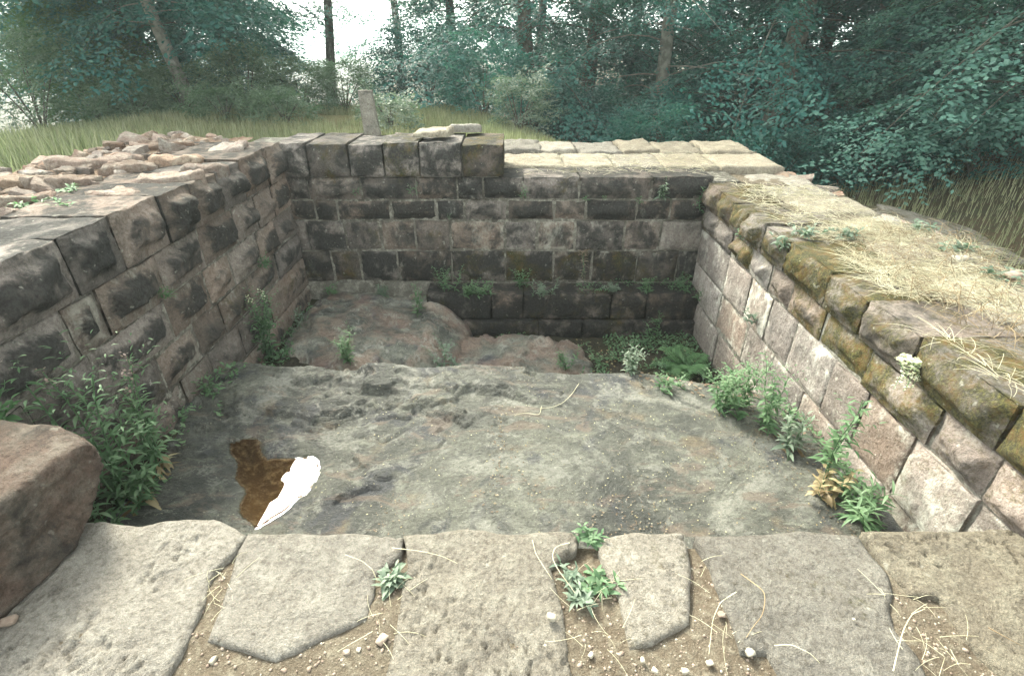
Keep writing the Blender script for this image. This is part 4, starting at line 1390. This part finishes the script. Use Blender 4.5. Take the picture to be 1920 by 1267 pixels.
# ------------------------------------------------------------------ herbs
def leaf_blade(acc, base, az, el, L, W, curl, rnd, twist=0.0):
    """lance shaped leaf of four segments bending down"""
    n = 5
    t = np.linspace(0, 1, n)
    e = el - curl * t
    d = np.stack([np.cos(az) * np.cos(e), np.sin(az) * np.cos(e), np.sin(e)], -1) * (L / (n - 1))
    p = base + np.concatenate([[np.zeros(3)], np.cumsum(d[:-1], 0)])
    s = np.array([-math.sin(az), math.cos(az), twist])
    w = W * .5 * np.array([.25, .95, 1.0, .62, .02])
    fold = np.array([0, 0, .25])
    v = np.concatenate([p - s * w[:, None] + fold * w[:, None], p, p + s * w[:, None] + fold * w[:, None]])
    i = np.arange(n - 1)
    q = np.concatenate([np.stack([i, i + 1, n + i + 1, n + i], -1), np.stack([n + i, n + i + 1, 2 * n + i + 1, 2 * n + i], -1)])
    acc.add(v, q=q, rnd=rnd)


def herb(label, loc, h, seed, nstem=1, nleaf=26, L=.11, W=.022, leaf='weed', spread=.1, flower=None, dry=0, group='weeds growing in the ruin', name='weed', hang=0.0, cat='plant', bushy=0):
    r = np.random.default_rng(seed)
    root = thing(name, label, cat, loc, group)
    st, lf, fls, dr = Acc(), Acc(), [], Acc()
    for k in range(nstem):
        hh = h * r.uniform(.65, 1.05) if k else h
        a = r.uniform(0, 6.28); ln = r.uniform(.2, 1) * spread + .03 * h
        t = np.linspace(0, 1, 8)
        b0 = np.array([r.normal(0, spread * .35), r.normal(0, spread * .35), 0]) if k else np.zeros(3)
        sp = b0 + np.stack([math.cos(a) * ln * t ** 1.5 + .01 * np.sin(t * 9 + k), math.sin(a) * ln * t ** 1.5 - hang * hh * t * .5, hh * t * (1 - hang) - hang * hh * t ** 2], -1)
        st.tube(sp, .0045 * (1 - t * .6) * (h / .5) ** .5, 4)
        for i in range(nleaf):
            f = .06 + .93 * (i + r.uniform(0, 1)) / nleaf
            q = np.array([np.interp(f, t, sp[:, j]) for j in range(3)])
            size = (1 - .55 * f) * r.uniform(.75, 1.25)
            if dry and f < dry:
                leaf_blade(dr, q, i * 2.4 + r.normal(0, .4), r.uniform(-.6, .2), L * size, W * size, r.uniform(.5, 1.6), r.uniform(0, 1))
            else:
                leaf_blade(lf, q, i * 2.4 + r.normal(0, .4), r.uniform(.1, .9), L * size, W * size, r.uniform(.5, 1.7), np.clip(r.normal(.35 + .4 * f, .2), 0, 1), r.normal(0, .3))
            if bushy and f > .3 and r.uniform() < bushy:
                az = i * 2.4 + 1
                for j in range(4):
                    qq = q + np.array([math.cos(az), math.sin(az), .9]) * .025 * (j + 1) * (h / .6)
                    leaf_blade(lf, qq, az + r.normal(0, 1.2), r.uniform(0, .8), L * size * .55, W * size * .7, r.uniform(.4, 1.4), r.uniform(.3, 1))
        if flower and k < 2:
            fl = Acc(); fls.append(fl)
            for i in range(18):
                f = r.uniform(.88, 1.05)
                q = np.array([np.interp(min(f, 1), t, sp[:, j]) for j in range(3)]) + r.normal(0, .012 + .02 * (1.06 - f), 3) + np.array([0, 0, max(0, f - 1) * .5])
                leaf_blade(fl, q, r.uniform(0, 6.28), r.uniform(-.2, 1.2), .018, .012, .4, r.uniform(0, 1))
    sm_ = link('stem' if nstem == 1 else 'stems', st.mesh('stem'), M['weed'], root)
    if nstem > 1: sm_['kind'] = 'stuff'
    if lf.v: link('foliage', lf.mesh('foliage'), M[leaf], root)
    if dr.v: link('dry_foliage', dr.mesh('dry_foliage'), M['dry'], root)
    for fl in fls: link('flower_head', fl.mesh('flower_head'), M[flower], root)['kind'] = 'stuff'
    return root

def on_rock(px, py, z):
    return P(px, py, z=z)

# tall willowherbs by the left wall
herb('tallest leafy willowherb with pale buds between boulder and left wall', (-2.06, 1.90, -.62), 1.12, 1, 4, 44, .13, .024, 'weed', .16, 'flower_pink', bushy=.5, name='willowherb')
herb('leafy willowherb with a pink flower tip beside the left wall', (-2.04, 2.22, -.60), .76, 2, 4, 40, .12, .022, 'weed', .14, 'flower_pink', dry=.22, bushy=.35, name='willowherb')
herb('low leafy weed with orange dead leaves in front of the willowherbs', (-2.0, 1.95, -.62), .34, 3, 4, 24, .13, .026, 'weed', .2, None, dry=.4, name='weed')
herb('short weed at the foot of the willowherbs near the paving', (-1.98, 1.75, -.64), .3, 33, 4, 20, .11, .024, 'weed', .22, None)
herb('upright yellow topped weed where the left wall meets the rock hump', hit(508, 668), .68, 4, 4, 46, .085, .024, 'weed', .10, 'flower_white', bushy=.6, name='goldenrod_weed')
herb('small bushy weed in the cleft before the rock hump', hit(648, 678), .34, 5, 5, 26, .075, .018, 'weed', .12, None, bushy=.4)
herb('tiny weed at the foot of the left wall above the bedrock', hit(385, 715), .16, 6, 4, 14, .06, .016, 'weed', .08)
# right side
herb('rank weed at the foot of the right wall near the fern', hit(1362, 770), .36, 7, 7, 30, .09, .024, 'weed', .16, bushy=.5)
herb('tall grey green weed midway along the foot of the right wall', hit(1432, 805), .52, 8, 4, 32, .09, .02, 'weed', .13, None, bushy=.25)
herb('single upright weed with long drooping leaves before the right wall', hit(1535, 905), .6, 9, 2, 40, .13, .022, 'weed', .06, None, dry=.2, bushy=.25)
herb('low pale weed between the two tall weeds by the right wall', hit(1480, 845), .28, 10, 5, 22, .1, .022, 'weed_grey', .14, None, dry=.15)
herb('dense low weed with narrow leaves just beyond the paving at right', hit(1600, 980), .26, 11, 7, 20, .13, .02, 'weed', .16)
herb('small weed with yellowing leaves under the right wall', hit(1545, 935), .2, 12, 4, 14, .1, .026, 'dry', .1)
herb('slim weed at the right wall between stones and rank weed', hit(1395, 765), .42, 13, 2, 24, .09, .018, 'weed', .08)
# weeds at the back
for i, (px, py, z, h, lb) in enumerate([
        (790, 585, -.85, .34, 'thin weed at the right flank of the rock hump'),
        (840, 545, -.64, .26, 'bushy weed at the left end of the ledge'),
        (715, 522, -.66, .16, 'low weed on top of the rock hump against the wall'),
        (620, 518, -.66, .12, 'low weed in the far left corner of the pit'),
        (975, 530, -.64, .22, 'olive weed on the ledge below the long white streak'),
        (1015, 610, -1.05, .2, 'small weed on the back edge of the low rock'),
        (1215, 545, -.64, .16, 'dark weed on the ledge toward its right end'),
        (1285, 548, -.64, .18, 'dark weed on the ledge in the right corner'),
        (1150, 545, -.64, .1, 'short weed on the middle of the ledge'),
        (1230, 630, -1.12, .3, 'weed with upright stems in the low corner below the ledge'),
        (905, 590, -.98, .16, 'thin weed before the left part of the ledge'),
        (830, 685, -1.0, .24, 'yellowish weed behind the crest of the bedrock'),
        (1060, 690, -1.08, .22, 'pale weed behind the bedrock crest at the low rock'),
        (1130, 690, -1.1, .24, 'leafy weed right of the low rock'),
        (1180, 700, -1.1, .2, 'spreading weed right of the low rock close to the bedrock edge'),
        (1245, 722, -1.1, .16, 'yellow tinged weed at the bedrock edge near the fern'),
        (880, 600, -1.0, .14, 'tiny weed at the foot of the ledge next to the hump'),
        (545, 575, -.7, .3, 'weed creeping up the far end of the left wall')]):
    herb(lb, hit(px, py), h, 300 + i, 4 + i % 3, 16, .07, .018, ['weed', 'weed', 'weed_grey'][i % 3], .1 + .1 * (i % 2), bushy=.3)

# weeds rooted in the masonry
for i, (px, py, h, L, lb, lf, ns) in enumerate([
        (1242, 375, .22, .09, 'grey green weed growing out of the far wall near its right end', 'weed_grey', 3),
        (1308, 405, .30, .085, 'upright weed growing in the far right corner of the walls', 'weed', 2),
        (985, 372, .12, .06, 'small weed in the far wall right of the raised blocks', 'weed', 3),
        (1198, 383, .10, .05, 'tiny dark weed in the joint left of the grey green weed', 'weed', 2),
        (1131, 376, .06, .04, 'tiny olive sprout in the far wall joint', 'weed', 2),
        (1097, 378, .07, .05, 'tiny green sprout in the upper joint of the far wall', 'weed', 2),
        (780, 366, .12, .05, 'small weed hanging under the raised blocks of the far wall', 'weed', 2),
        (672, 366, .08, .05, 'small sprout in the joint left of the hanging weed', 'weed', 2),
        (842, 412, .07, .04, 'small yellowish sprout low in the far wall', 'weed_grey', 2)]):
    q = P(px, py, y=BY - .03)
    herb(lb, tuple(q), h, 400 + i, ns, 22 if h > .15 else 10, L, L * .22, lf, .06, group='weeds rooted in the masonry')
herb('brown withered plant hanging down the far wall', tuple(P(1093, 472, y=BY - .05)), .28, 420, 3, 16, .09, .02, 'dead_leaf', .04, hang=.95, name='withered_plant', group='weeds rooted in the masonry')
herb('small green tuft in a joint of the right wall', tuple(P(1395, 455, x=RX - .06)), .12, 430, 4, 10, .06, .02, 'weed', .08, group='weeds rooted in the masonry')
herb('broad leaved sprig on top of the right wall edge', tuple(P(1462, 470, x=RX - .05)), .12, 431, 3, 8, .10, .03, 'weed_grey', .1, group='weeds rooted in the masonry')
herb('pale tuft in the right wall below the mossy bosses', tuple(P(1412, 605, x=RX - .02)), .12, 432, 5, 10, .06, .02, 'weed_grey', .08, group='weeds rooted in the masonry')
herb('white flowering stonecrop hanging from the joint of the right wall', tuple(P(1705, 672, x=RX - .05)), .20, 433, 9, 22, .03, .02, 'flower_white', .07, hang=.8, name='stonecrop', group='weeds rooted in the masonry')
herb('small fern like sprig at the left edge beside the boulder', tuple(P(8, 790, x=LX + .06)), .16, 434, 4, 12, .08, .026, 'fern', .1, group='weeds rooted in the masonry')
herb('thin weed in the upper joint of the left wall', tuple(P(312, 560, x=LX + .04)), .09, 435, 4, 10, .05, .014, 'weed', .06, group='weeds rooted in the masonry')
herb('green tuft low on the far end of the left wall', tuple(P(500, 500, x=LX + .05)), .14, 436, 5, 12, .06, .018, 'weed', .08, group='weeds rooted in the masonry')
# rosettes between the slabs
for i, (px, py, lb, s) in enumerate([
        (735, 1098, 'grey green rosette in the joint right of the second slab', .11),
        (1106, 1012, 'rosette at the far edge between the third and fourth slabs', .075),
        (1070, 1085, 'small rosette in the sandy joint touching the third slab', .07),
        (1128, 1098, 'broad leaved rosette in the sandy joint touching the fourth slab', .10),
        (1078, 1128, 'wilting rosette below the others in the wide sandy joint', .08)]):
    q = P(px, py, z=-.02)
    herb(lb, (q[0], q[1], -.03), .04, 500 + i, 6, 7, s * (.7 + .1 * (i % 3)), s * .2, ['weed_grey', 'weed', 'weed_grey', 'weed', 'weed_grey'][i], .05, group='rosettes between the slabs', name='rosette_weed')
for i, (px, py, lb) in enumerate([(1600, 445, 'pale green clump on the straw of the right wall'), (1730, 430, 'grey green clump near the outer edge of the right wall'), (1790, 470, 'clump of green leaves beside the white stone on the right wall'), (1870, 520, 'green tuft in straw at the right edge'), (1510, 440, 'flat green patch of leaves near the right wall inner edge')]):
    q = P(px, py, z=.43)
    herb(lb, (q[0], q[1], .41), .07, 520 + i, 5, 9, .09, .03, 'weed_grey', .14, group='green clumps in the straw')
for i, (px, py, lb) in enumerate([(120, 382, 'bright green tuft in the red rubble near the left edge'), (40, 382, 'small green tuft at the left edge of the rubble'), (130, 355, 'flat green tuft beside the grey stone in the rubble')]):
    q = P(px, py, z=.78)
    herb(lb, (q[0], q[1], .76), .05, 530 + i, 5, 8, .07, .022, 'weed', .14, group='green tufts in the rubble')

# ------------------------------------------------------------------ fern
fq = hit(1288, 690)
fern = thing('fern', 'bright fern with arching fronds in the low right corner of the pit', 'fern', fq)
fr = np.random.default_rng(5)
for k_ in range(8):
    ac = Acc()
    az = [2.6, 3.4, 4.2, 5.0, 1.6, .5, 3.0, 4.6][k_]
    L = fr.uniform(.27, .37)
    n = 24
    t = np.linspace(0, 1, n)
    el = fr.uniform(.75, 1.25) - t * fr.uniform(.9, 1.6)
    d = np.stack([np.cos(az) * np.cos(el), np.sin(az) * np.cos(el), np.sin(el)], -1) * L / n
    p = np.cumsum(d, 0)
    ac.tube(p, .004 * (1 - t * .7), 4)
    for i in range(2, n):
        w = .12 * math.sin(min(1, t[i] * 1.05 + .12) * math.pi * .92) ** .8 + .008
        for sgn in (-1, 1):
            a2 = az + sgn * 1.25
            for sub in range(1):
                leaf_blade(ac, p[i], a2, el[i] * .5 + .1, w, .011, .7, fr.uniform(0, 1))
    link('frond', ac.mesh('frond'), M['fern'], fern)

# ------------------------------------------------------------------ straw, litter, pebbles
def straws(name, label, pts, lmin, lmax, mat, seed, rad=.0022, lift=.05, az0=None, azs=3.2):
    r = np.random.default_rng(seed)
    n = len(pts); m = 6
    az = r.uniform(-azs, azs, n) + (0 if az0 is None else az0)
    L = r.uniform(lmin, lmax, n)
    t = np.linspace(0, 1, m)[None]
    bend = r.normal(0, .35, n)[:, None]
    a = az[:, None] + bend * t
    h = r.uniform(.1, 1, n)[:, None] * lift
    x = pts[:, :1] + np.cumsum(np.cos(a), 1) / m * L[:, None]
    y = pts[:, 1:2] + np.cumsum(np.sin(a), 1) / m * L[:, None]
    z = pts[:, 2:3] + h * np.sin(t * math.pi * r.uniform(.5, 1, n)[:, None]) + .004
    p = np.stack([x, y, z], -1)
    th = np.arange(3) / 3 * 2 * math.pi
    s = np.stack([-np.sin(a), np.cos(a), 0 * a], -1)
    up = np.array([0, 0, 1.0])
    R_ = rad * r.uniform(.6, 1.3, n)[:, None, None, None] * (1 - .5 * t)[:, :, None, None]
    v = p[:, :, None, :] + (s[:, :, None, :] * np.cos(th)[None, None, :, None] + up * np.sin(th)[None, None, :, None]) * R_
    v = v.reshape(-1, 3)
    b = (np.arange(n) * m * 3)[:, None, None] + (np.arange(m - 1) * 3)[None, :, None]
    k0 = np.arange(3)[None, None]; k1 = (k0 + 1) % 3
    q = np.stack([b + k0, b + k1, b + k1 + 3, b + k0 + 3], -1).reshape(-1, 4)
    o = link(name, mesh_np(name, v, q), M[mat])
    o['label'] = label
    return tag(o, kind='stuff')

r = np.random.default_rng(91)
def scatter_px(n, poly, z, jitter=.0):
    """points spread over an area of the ground given by its corner points"""
    w = np.array([P(a, b, z=z)[:2] for a, b in poly])
    lo, hi = w.min(0), w.max(0)
    p = r.uniform(lo, hi, (n * 6, 2))
    p = p[sdist(p, w) < 0][:n]
    return np.concatenate([p, np.full((len(p), 1), z)], 1)
p = scatter_px(5200, [(1540, 450), (1600, 415), (1700, 405), (1820, 450), (1920, 560), (1990, 760), (1900, 730), (1740, 620), (1620, 510)], .42)
keep = fbm(p, 2.2, 3, 14) > .02
straws('dry_straw', 'pale dry straw spread over the right wall top', p[keep], .06, .26, 'straw', 2, .0012, .03)
p = scatter_px(700, [(1370, 345), (1540, 350), (1620, 400), (1500, 440)], .43)
straws('dry_straw', 'thin scatter of straw on the far slabs of the right wall', p, .06, .2, 'straw', 3, .0018, .02)
p = scatter_px(500, [(960, 290), (1360, 290), (1330, 325), (960, 325)], .48)
straws('dry_straw', 'thin scatter of straw on top of the far wall', p, .06, .2, 'straw', 4, .0018, .015)
p = scatter_px(500, [(1560, 440), (1800, 430), (1960, 600), (1960, 700), (1700, 560)], .42)
straws('dry_grass', 'brown dead grass tufts in the straw', p, .08, .22, 'straw_brown', 6, .002, .09)
p = np.concatenate([scatter_px(26, [(1660, 1110), (1760, 1120), (1830, 1230), (1900, 1290), (1700, 1290), (1640, 1180)], 0),
                    scatter_px(22, [(1060, 1080), (1150, 1090), (1170, 1200), (1180, 1260), (1090, 1260)], -.015),
                    scatter_px(14, [(700, 1090), (755, 1080), (730, 1200), (690, 1200)], -.015),
                    scatter_px(16, [(400, 1080), (440, 1040), (425, 1130), (385, 1190)], -.015),
                    scatter_px(10, [(1300, 1010), (1335, 1060), (1380, 1220), (1310, 1200)], -.015)])
straws('dry_straw', 'loose straw stems in the joints of the paving', p, .04, .15, 'straw', 7, .0011, .02)

M['litter'] = mat_leaf('litter', (.20, .15, .08), (.30, .26, .15), (.42, .39, .26), .2)
def stalk(label, pts, rad=.0016, mat='straw'):
    pts = np.array(pts); rad = min(rad, .0021)
    c = pts[0].copy()
    t = np.linspace(0, 1, len(pts)); tt = np.linspace(0, 1, 24)
    ps = np.stack([np.interp(tt, t, pts[:, i]) for i in range(3)], -1)
    for _ in range(3):
        ps[1:-1] = (ps[:-2] + 2 * ps[1:-1] + ps[2:]) / 4
    a = Acc(); a.tube(ps - c, rad * (1 - .5 * tt), 5)
    o = link('dry_stalk', a.mesh('dry_stalk'), M[mat], None, c)
    return tag(o, label, 'stalk', 'dry stalks')
def pth(pp, z, lift=.02):
    n = len(pp)
    return [P(a, b, z=z) + np.array([0, 0, .004 + lift * math.sin(math.pi * (i + .4) / n)]) for i, (a, b) in enumerate(pp)]
stalk('dry stem lying across the joint of the second and third slabs', pth([(735, 1030), (790, 1040), (830, 1050), (858, 1060)], .005))
stalk('dry stem crossing the right end of the second slab', pth([(648, 1043), (680, 1058), (700, 1075), (708, 1092)], .005))
stalk('curled dry stem in the wide joint right of the third slab', pth([(1068, 1020), (1040, 1030), (1034, 1052), (1045, 1075), (1065, 1100), (1078, 1115)], .005), .0045)
stalk('thin dry stem on the right edge of the third slab', pth([(998, 1015), (1004, 1045), (1018, 1068), (1035, 1090)], .005))
stalk('curved dry stem on the left edge of the fifth slab', pth([(1378, 1116), (1345, 1145), (1330, 1180), (1326, 1235)], .005, .05))
stalk('crooked twig on the middle of the fifth slab', pth([(1388, 1078), (1410, 1098), (1433, 1118), (1428, 1160), (1410, 1180), (1398, 1198)], .005), .003, 'straw_brown')
stalk('dry stem with a pale tip near the bottom of the fifth slab', pth([(1450, 1213), (1480, 1215), (1515, 1232), (1535, 1247)], .005))
stalk('brown twig on the rightmost slab', pth([(1850, 1180), (1875, 1200), (1912, 1216)], .005), .003, 'straw_brown')
stalk('long straw arching over the sandy joint before the rightmost slab', pth([(1668, 1267), (1675, 1210), (1690, 1180), (1725, 1155)], .005, .08), .003)
rz_ = lambda pp: [np.array([*P(a, b, z=-.51)[:2], float(main_rock(P(a, b, z=-.51)[0:1], P(a, b, z=-.51)[1:2])[0]) + .008]) for a, b in pp]
stalk('long dry stalk lying on the bedrock crest', rz_([(1085, 725), (1072, 745), (1055, 763), (1035, 770), (1012, 772)]), .005)
stalk('curled dry stalk beside the long one on the bedrock', rz_([(1015, 768), (1012, 785), (985, 780), (965, 785), (960, 800)]), .003)

# gravel in the sandy joints
def gravel(name, label, pts, smin, smax, mat, seed):
    r = np.random.default_rng(seed)
    a = Acc()
    for q in pts:
        s = smin + (smax - smin) * r.uniform(0, 1) ** 3
        v = ICO1_V * (1 + r.normal(0, .12, (len(ICO1_V), 1))) * np.array([s * r.uniform(.8, 1.5), s, s * .65])
        c, s_ = math.cos(r.uniform(0, 6)), math.sin(r.uniform(0, 6))
        nrm = math.hypot(c, s_) + 1e-6; c /= nrm; s_ /= nrm
        v = np.stack([v[:, 0] * c - v[:, 1] * s_, v[:, 0] * s_ + v[:, 1] * c, v[:, 2]], -1)
        a.add(v + q, t=ICO1_F)
    o = link(name, a.mesh(name), M[mat])
    o['label'] = label
    return tag(o, kind='stuff')
def soilz(p):
    pp = p.copy(); pp[:, 2] = 0
    return -.026 + .016 * fbm(pp, 3.0, 3, 5) + .012 * fbm(pp, 14, 4, 8) - .03 * sstep(1.15, 1.28, p[:, 1])
p = np.concatenate([r.uniform([-1.4, .55, 0], [1.6, 1.2, 0], (5200, 3))]); p[:, 2] = soilz(p) + .001
gravel('gravel', 'fine gravel in the sandy joints of the paving', p[:1500], .001, .0045, 'pebble', 1)
gravel('gravel', 'brown grit in the sandy joints of the paving', p[1500:], .0015, .007, 'pebble_dark', 2)
# single pebbles
peb = [mesh_np('pebble', rock_verts(700 + i, (1, .75, .55), 10, .05, ICO3_V), ICO3_F) for i in range(5)]
for m_ in peb: m_.materials.append(M['pebble'])
pebd = [m_.copy() for m_ in peb]
for m_ in pebd: m_.materials[0] = M['pebble_dark']
def pebble(label, px, py, s, z=-.02, dark=False, rz=0, flat=1, i=[0]):
    q = P(px, py, z=z)
    i[0] += 1
    s = s * (.62 if z < .3 else 1)
    o = link('pebble', (pebd if dark else peb)[i[0] % 5], None, None, (q[0], q[1], z + s * .2 * flat))
    o.scale = (s, s, s * flat); o.rotation_euler = (0, 0, rz)
    return tag(o, label, 'pebble', 'loose pebbles')
for lb, px, py, s, z, dk, rz in [
        ('white pebble at the broken lower corner of the fifth slab', 1406, 1224, .026, -.015, 0, .3),
        ('grey pebble left of the white one by the fifth slab', 1330, 1243, .02, -.02, 0, .3),
        ('long pale chip lying at the right edge of the third slab', 1034, 1157, .03, .012, 0, -.5),
        ('white pebble at the bottom centre in the wide sandy joint', 1108, 1228, .018, -.02, 0, 1),
        ('upright grey pebble in the sand below the left slabs', 400, 1238, .022, -.02, 0, 1.5),
        ('small white pebble left of the reddish chip below the second slab', 673, 1218, .014, -.02, 0, 1.4),
        ('pale reddish chip in the joint left of the third slab', 716, 1200, .034, -.02, 1, 1.1),
        ('brown pebble below the second slab', 650, 1223, .02, -.02, 1, 0),
        ('white pebble below the fourth slab', 1205, 1237, .016, -.02, 0, 1.5),
        ('pale pebble right below the fourth slab', 1228, 1257, .018, -.02, 0, -.6),
        ('brown stone in the joint left of the fifth slab', 1352, 1153, .022, -.02, 1, 0),
        ('grey stone in the sand beside the boulder at the left edge', 18, 1165, .04, .01, 1, .4),
        ('tiny white stone on the lower part of the third slab', 1022, 1210, .009, .008, 0, 0),
        ('tiny white stone on the fifth slab', 1601, 1161, .009, .008, 0, 0),
        ('pale pebble at the lower end of the fourth slab joint', 1285, 1258, .02, -.02, 0, .2),
        ('dark red pebble lying on the bedrock', 1141, 829, .036, -.575, 1, 0),
        ('white stone on the straw of the right wall', 1798, 490, .055, .42, 0, .1),
        ('dark grey stone in the straw near the right edge', 1900, 522, .06, .43, 1, .1)]:
    pebble(lb, px, py, s, z, dk, rz)

# dead leaf specks on the bedrock
M['dead_bits'] = mat_leaf('dead_bits', (.07, .05, .03), (.14, .10, .065), (.22, .18, .12), .1)
def litter(name, label, xy, zf, mat, seed, s0=.008, s1=.02):
    r = np.random.default_rng(seed)
    n = len(xy)
    z = zf(xy[:, 0], xy[:, 1]) + .006
    a = r.uniform(0, 6.28, n)
    d = np.stack([np.cos(a), np.sin(a), r.normal(0, .15, n)], -1)
    nr = np.stack([r.normal(0, .3, n), r.normal(0, .3, n), np.ones(n)], -1)
    L = r.uniform(s0, s1, n)
    q = leaf_quads(np.stack([xy[:, 0], xy[:, 1], z], -1), d, nr, L, L * .6)
    me = mesh_np(name, q.reshape(-1, 3), np.arange(n * 4).reshape(n, 4), False, {'rnd': ('FACE', r.uniform(0, 1, n))})
    o = link(name, me, M[mat]); o['label'] = label
    return tag(o, kind='stuff')
xy = r.uniform([-1.2, 1.35], [1.8, 3.2], (1000, 2))
wgt = .25 + .75 * sstep(-.4, .9, xy[:, 0]) + .3 * fbm(np.concatenate([xy, 0 * xy[:, :1]], 1), 2, 2, 3)
xy = xy[r.uniform(0, 1, len(xy)) < wgt]
litter('leaf_litter', 'pale fallen leaf specks on the bedrock', xy, main_rock, 'litter', 3, .006, .015)
xy = r.uniform([.2, 1.4], [1.85, 3.3], (1300, 2))
ye = np.interp(xy[:, 0], ep[:, 0], ep[:, 1])
xy = xy[(ye - xy[:, 1] < .25) & (xy[:, 0] > .9)]
litter('leaf_litter', 'brown dead leaves along the right edge of the bedrock', xy, lambda x, y: np.maximum(main_rock(x, y), low_soil(x, y)), 'dead_leaf', 4, .015, .045)
xy = r.uniform([-.8, 3.6], [1.85, 4.7], (700, 2))
litter('leaf_litter', 'dead leaves on the low soil by the ledge', xy, low_soil, 'dry', 5, .015, .04)

xy = r.uniform([-1.0, 1.35], [1.85, 3.2], (5000, 2))
nz_ = fbm(np.concatenate([xy, 0 * xy[:, :1]], 1), 1.7, 4, 23)
xy = xy[(nz_ + .25 * sstep(-.2, 1.4, xy[:, 0]) > .3) | (pl_dist(xy, ridge4) < .05)]
litter('leaf_litter', 'brown bits of bark and leaves drifted on the bedrock', xy, main_rock, 'dead_bits', 6, .006, .016)
tt = r.uniform(0, 1, 420)
seg = np.concatenate([crack, crack2])
cx = np.interp(tt[:300] * (len(crack) - 1), np.arange(len(crack)), crack[:, 0]); cy = np.interp(tt[:300] * (len(crack) - 1), np.arange(len(crack)), crack[:, 1])
dx = np.interp(tt[300:] * (len(crack2) - 1), np.arange(len(crack2)), crack2[:, 0]); dy = np.interp(tt[300:] * (len(crack2) - 1), np.arange(len(crack2)), crack2[:, 1])
xy = np.concatenate([np.stack([cx, cy], -1), np.stack([dx, dy], -1)]) + r.normal(0, .03, (420, 2))
xy = xy[::3]
litter('leaf_litter', 'dead leaves and straw caught in the crack of the bedrock', xy, main_rock, 'dead_bits', 7, .006, .02)

# carpet of tiny weeds in the pit soil, joints of the foot of the walls
def ground_cover(name, label, xy, zf, mat, seed, L0=.02, L1=.05):
    r = np.random.default_rng(seed)
    n = len(xy)
    b = np.stack([xy[:, 0], xy[:, 1], zf(xy[:, 0], xy[:, 1]) + r.uniform(0, .06, n)], -1)
    a = r.uniform(0, 6.28, n)
    d = np.stack([np.cos(a), np.sin(a), r.uniform(0, .9, n)], -1)
    nr = np.stack([-np.cos(a) * .5, -np.sin(a) * .5, np.ones(n)], -1)
    L = r.uniform(L0, L1, n)
    q = leaf_quads(b, d, nr, L, L * .5)
    me = mesh_np(name, q.reshape(-1, 3), np.arange(n * 4).reshape(n, 4), False, {'rnd': ('FACE', r.uniform(0, 1, n))})
    o = link(name, me, M[mat]); o['label'] = label
    return tag(o, kind='stuff')
xy = r.uniform([-.9, 3.45], [1.9, 4.8], (9000, 2))
xy = xy[fbm(np.concatenate([xy, 0 * xy[:, :1]], 1), 2.6, 3, 33) > .08]
ground_cover('ground_cover', 'tiny green weeds carpeting the low soil of the pit', xy, low_soil, 'weed', 3)
xy = np.concatenate([r.uniform([1.72, 1.9], [1.9, 3.6], (1200, 2)), r.uniform([-2.2, 1.4], [-1.95, 4.9], (1500, 2))])
xy = xy[fbm(np.concatenate([xy, 0 * xy[:, :1]], 1), 3.5, 3, 35) > .0]
ground_cover('ground_cover', 'small weeds along the foot of the side walls', xy, lambda x, y: np.maximum(main_rock(x, y), low_soil(x, y)), 'weed', 4)
xy = np.concatenate([r.uniform([-.85, 4.83], [1.9, 5.08], (1500, 2))])
xy = xy[fbm(np.concatenate([xy, 0 * xy[:, :1]], 1), 3.5, 3, 36) > .1]
ground_cover('ground_cover', 'moss and small weeds on top of the ledge', xy, lambda x, y: -.645 + 0 * x, 'weed', 5, .015, .04)


# ------------------------------------------------------------------ hazy air
k = NT('haze_air')
pv = k.n('ShaderNodeVolumePrincipled')
pv.inputs['Color'].default_value = (.82, .95, .97, 1)
pv.inputs['Density'].default_value = .0020
pv.inputs['Anisotropy'].default_value = .2
k.l(pv.outputs[0], k.out.inputs['Volume'])
hz = box_part('haze', None, (-1000, -600, -16), (1000, 1100, 23.5), 'mortar')
hz.data.materials.clear(); hz.data.materials.append(k.m)
tag(hz, kind='stuff')
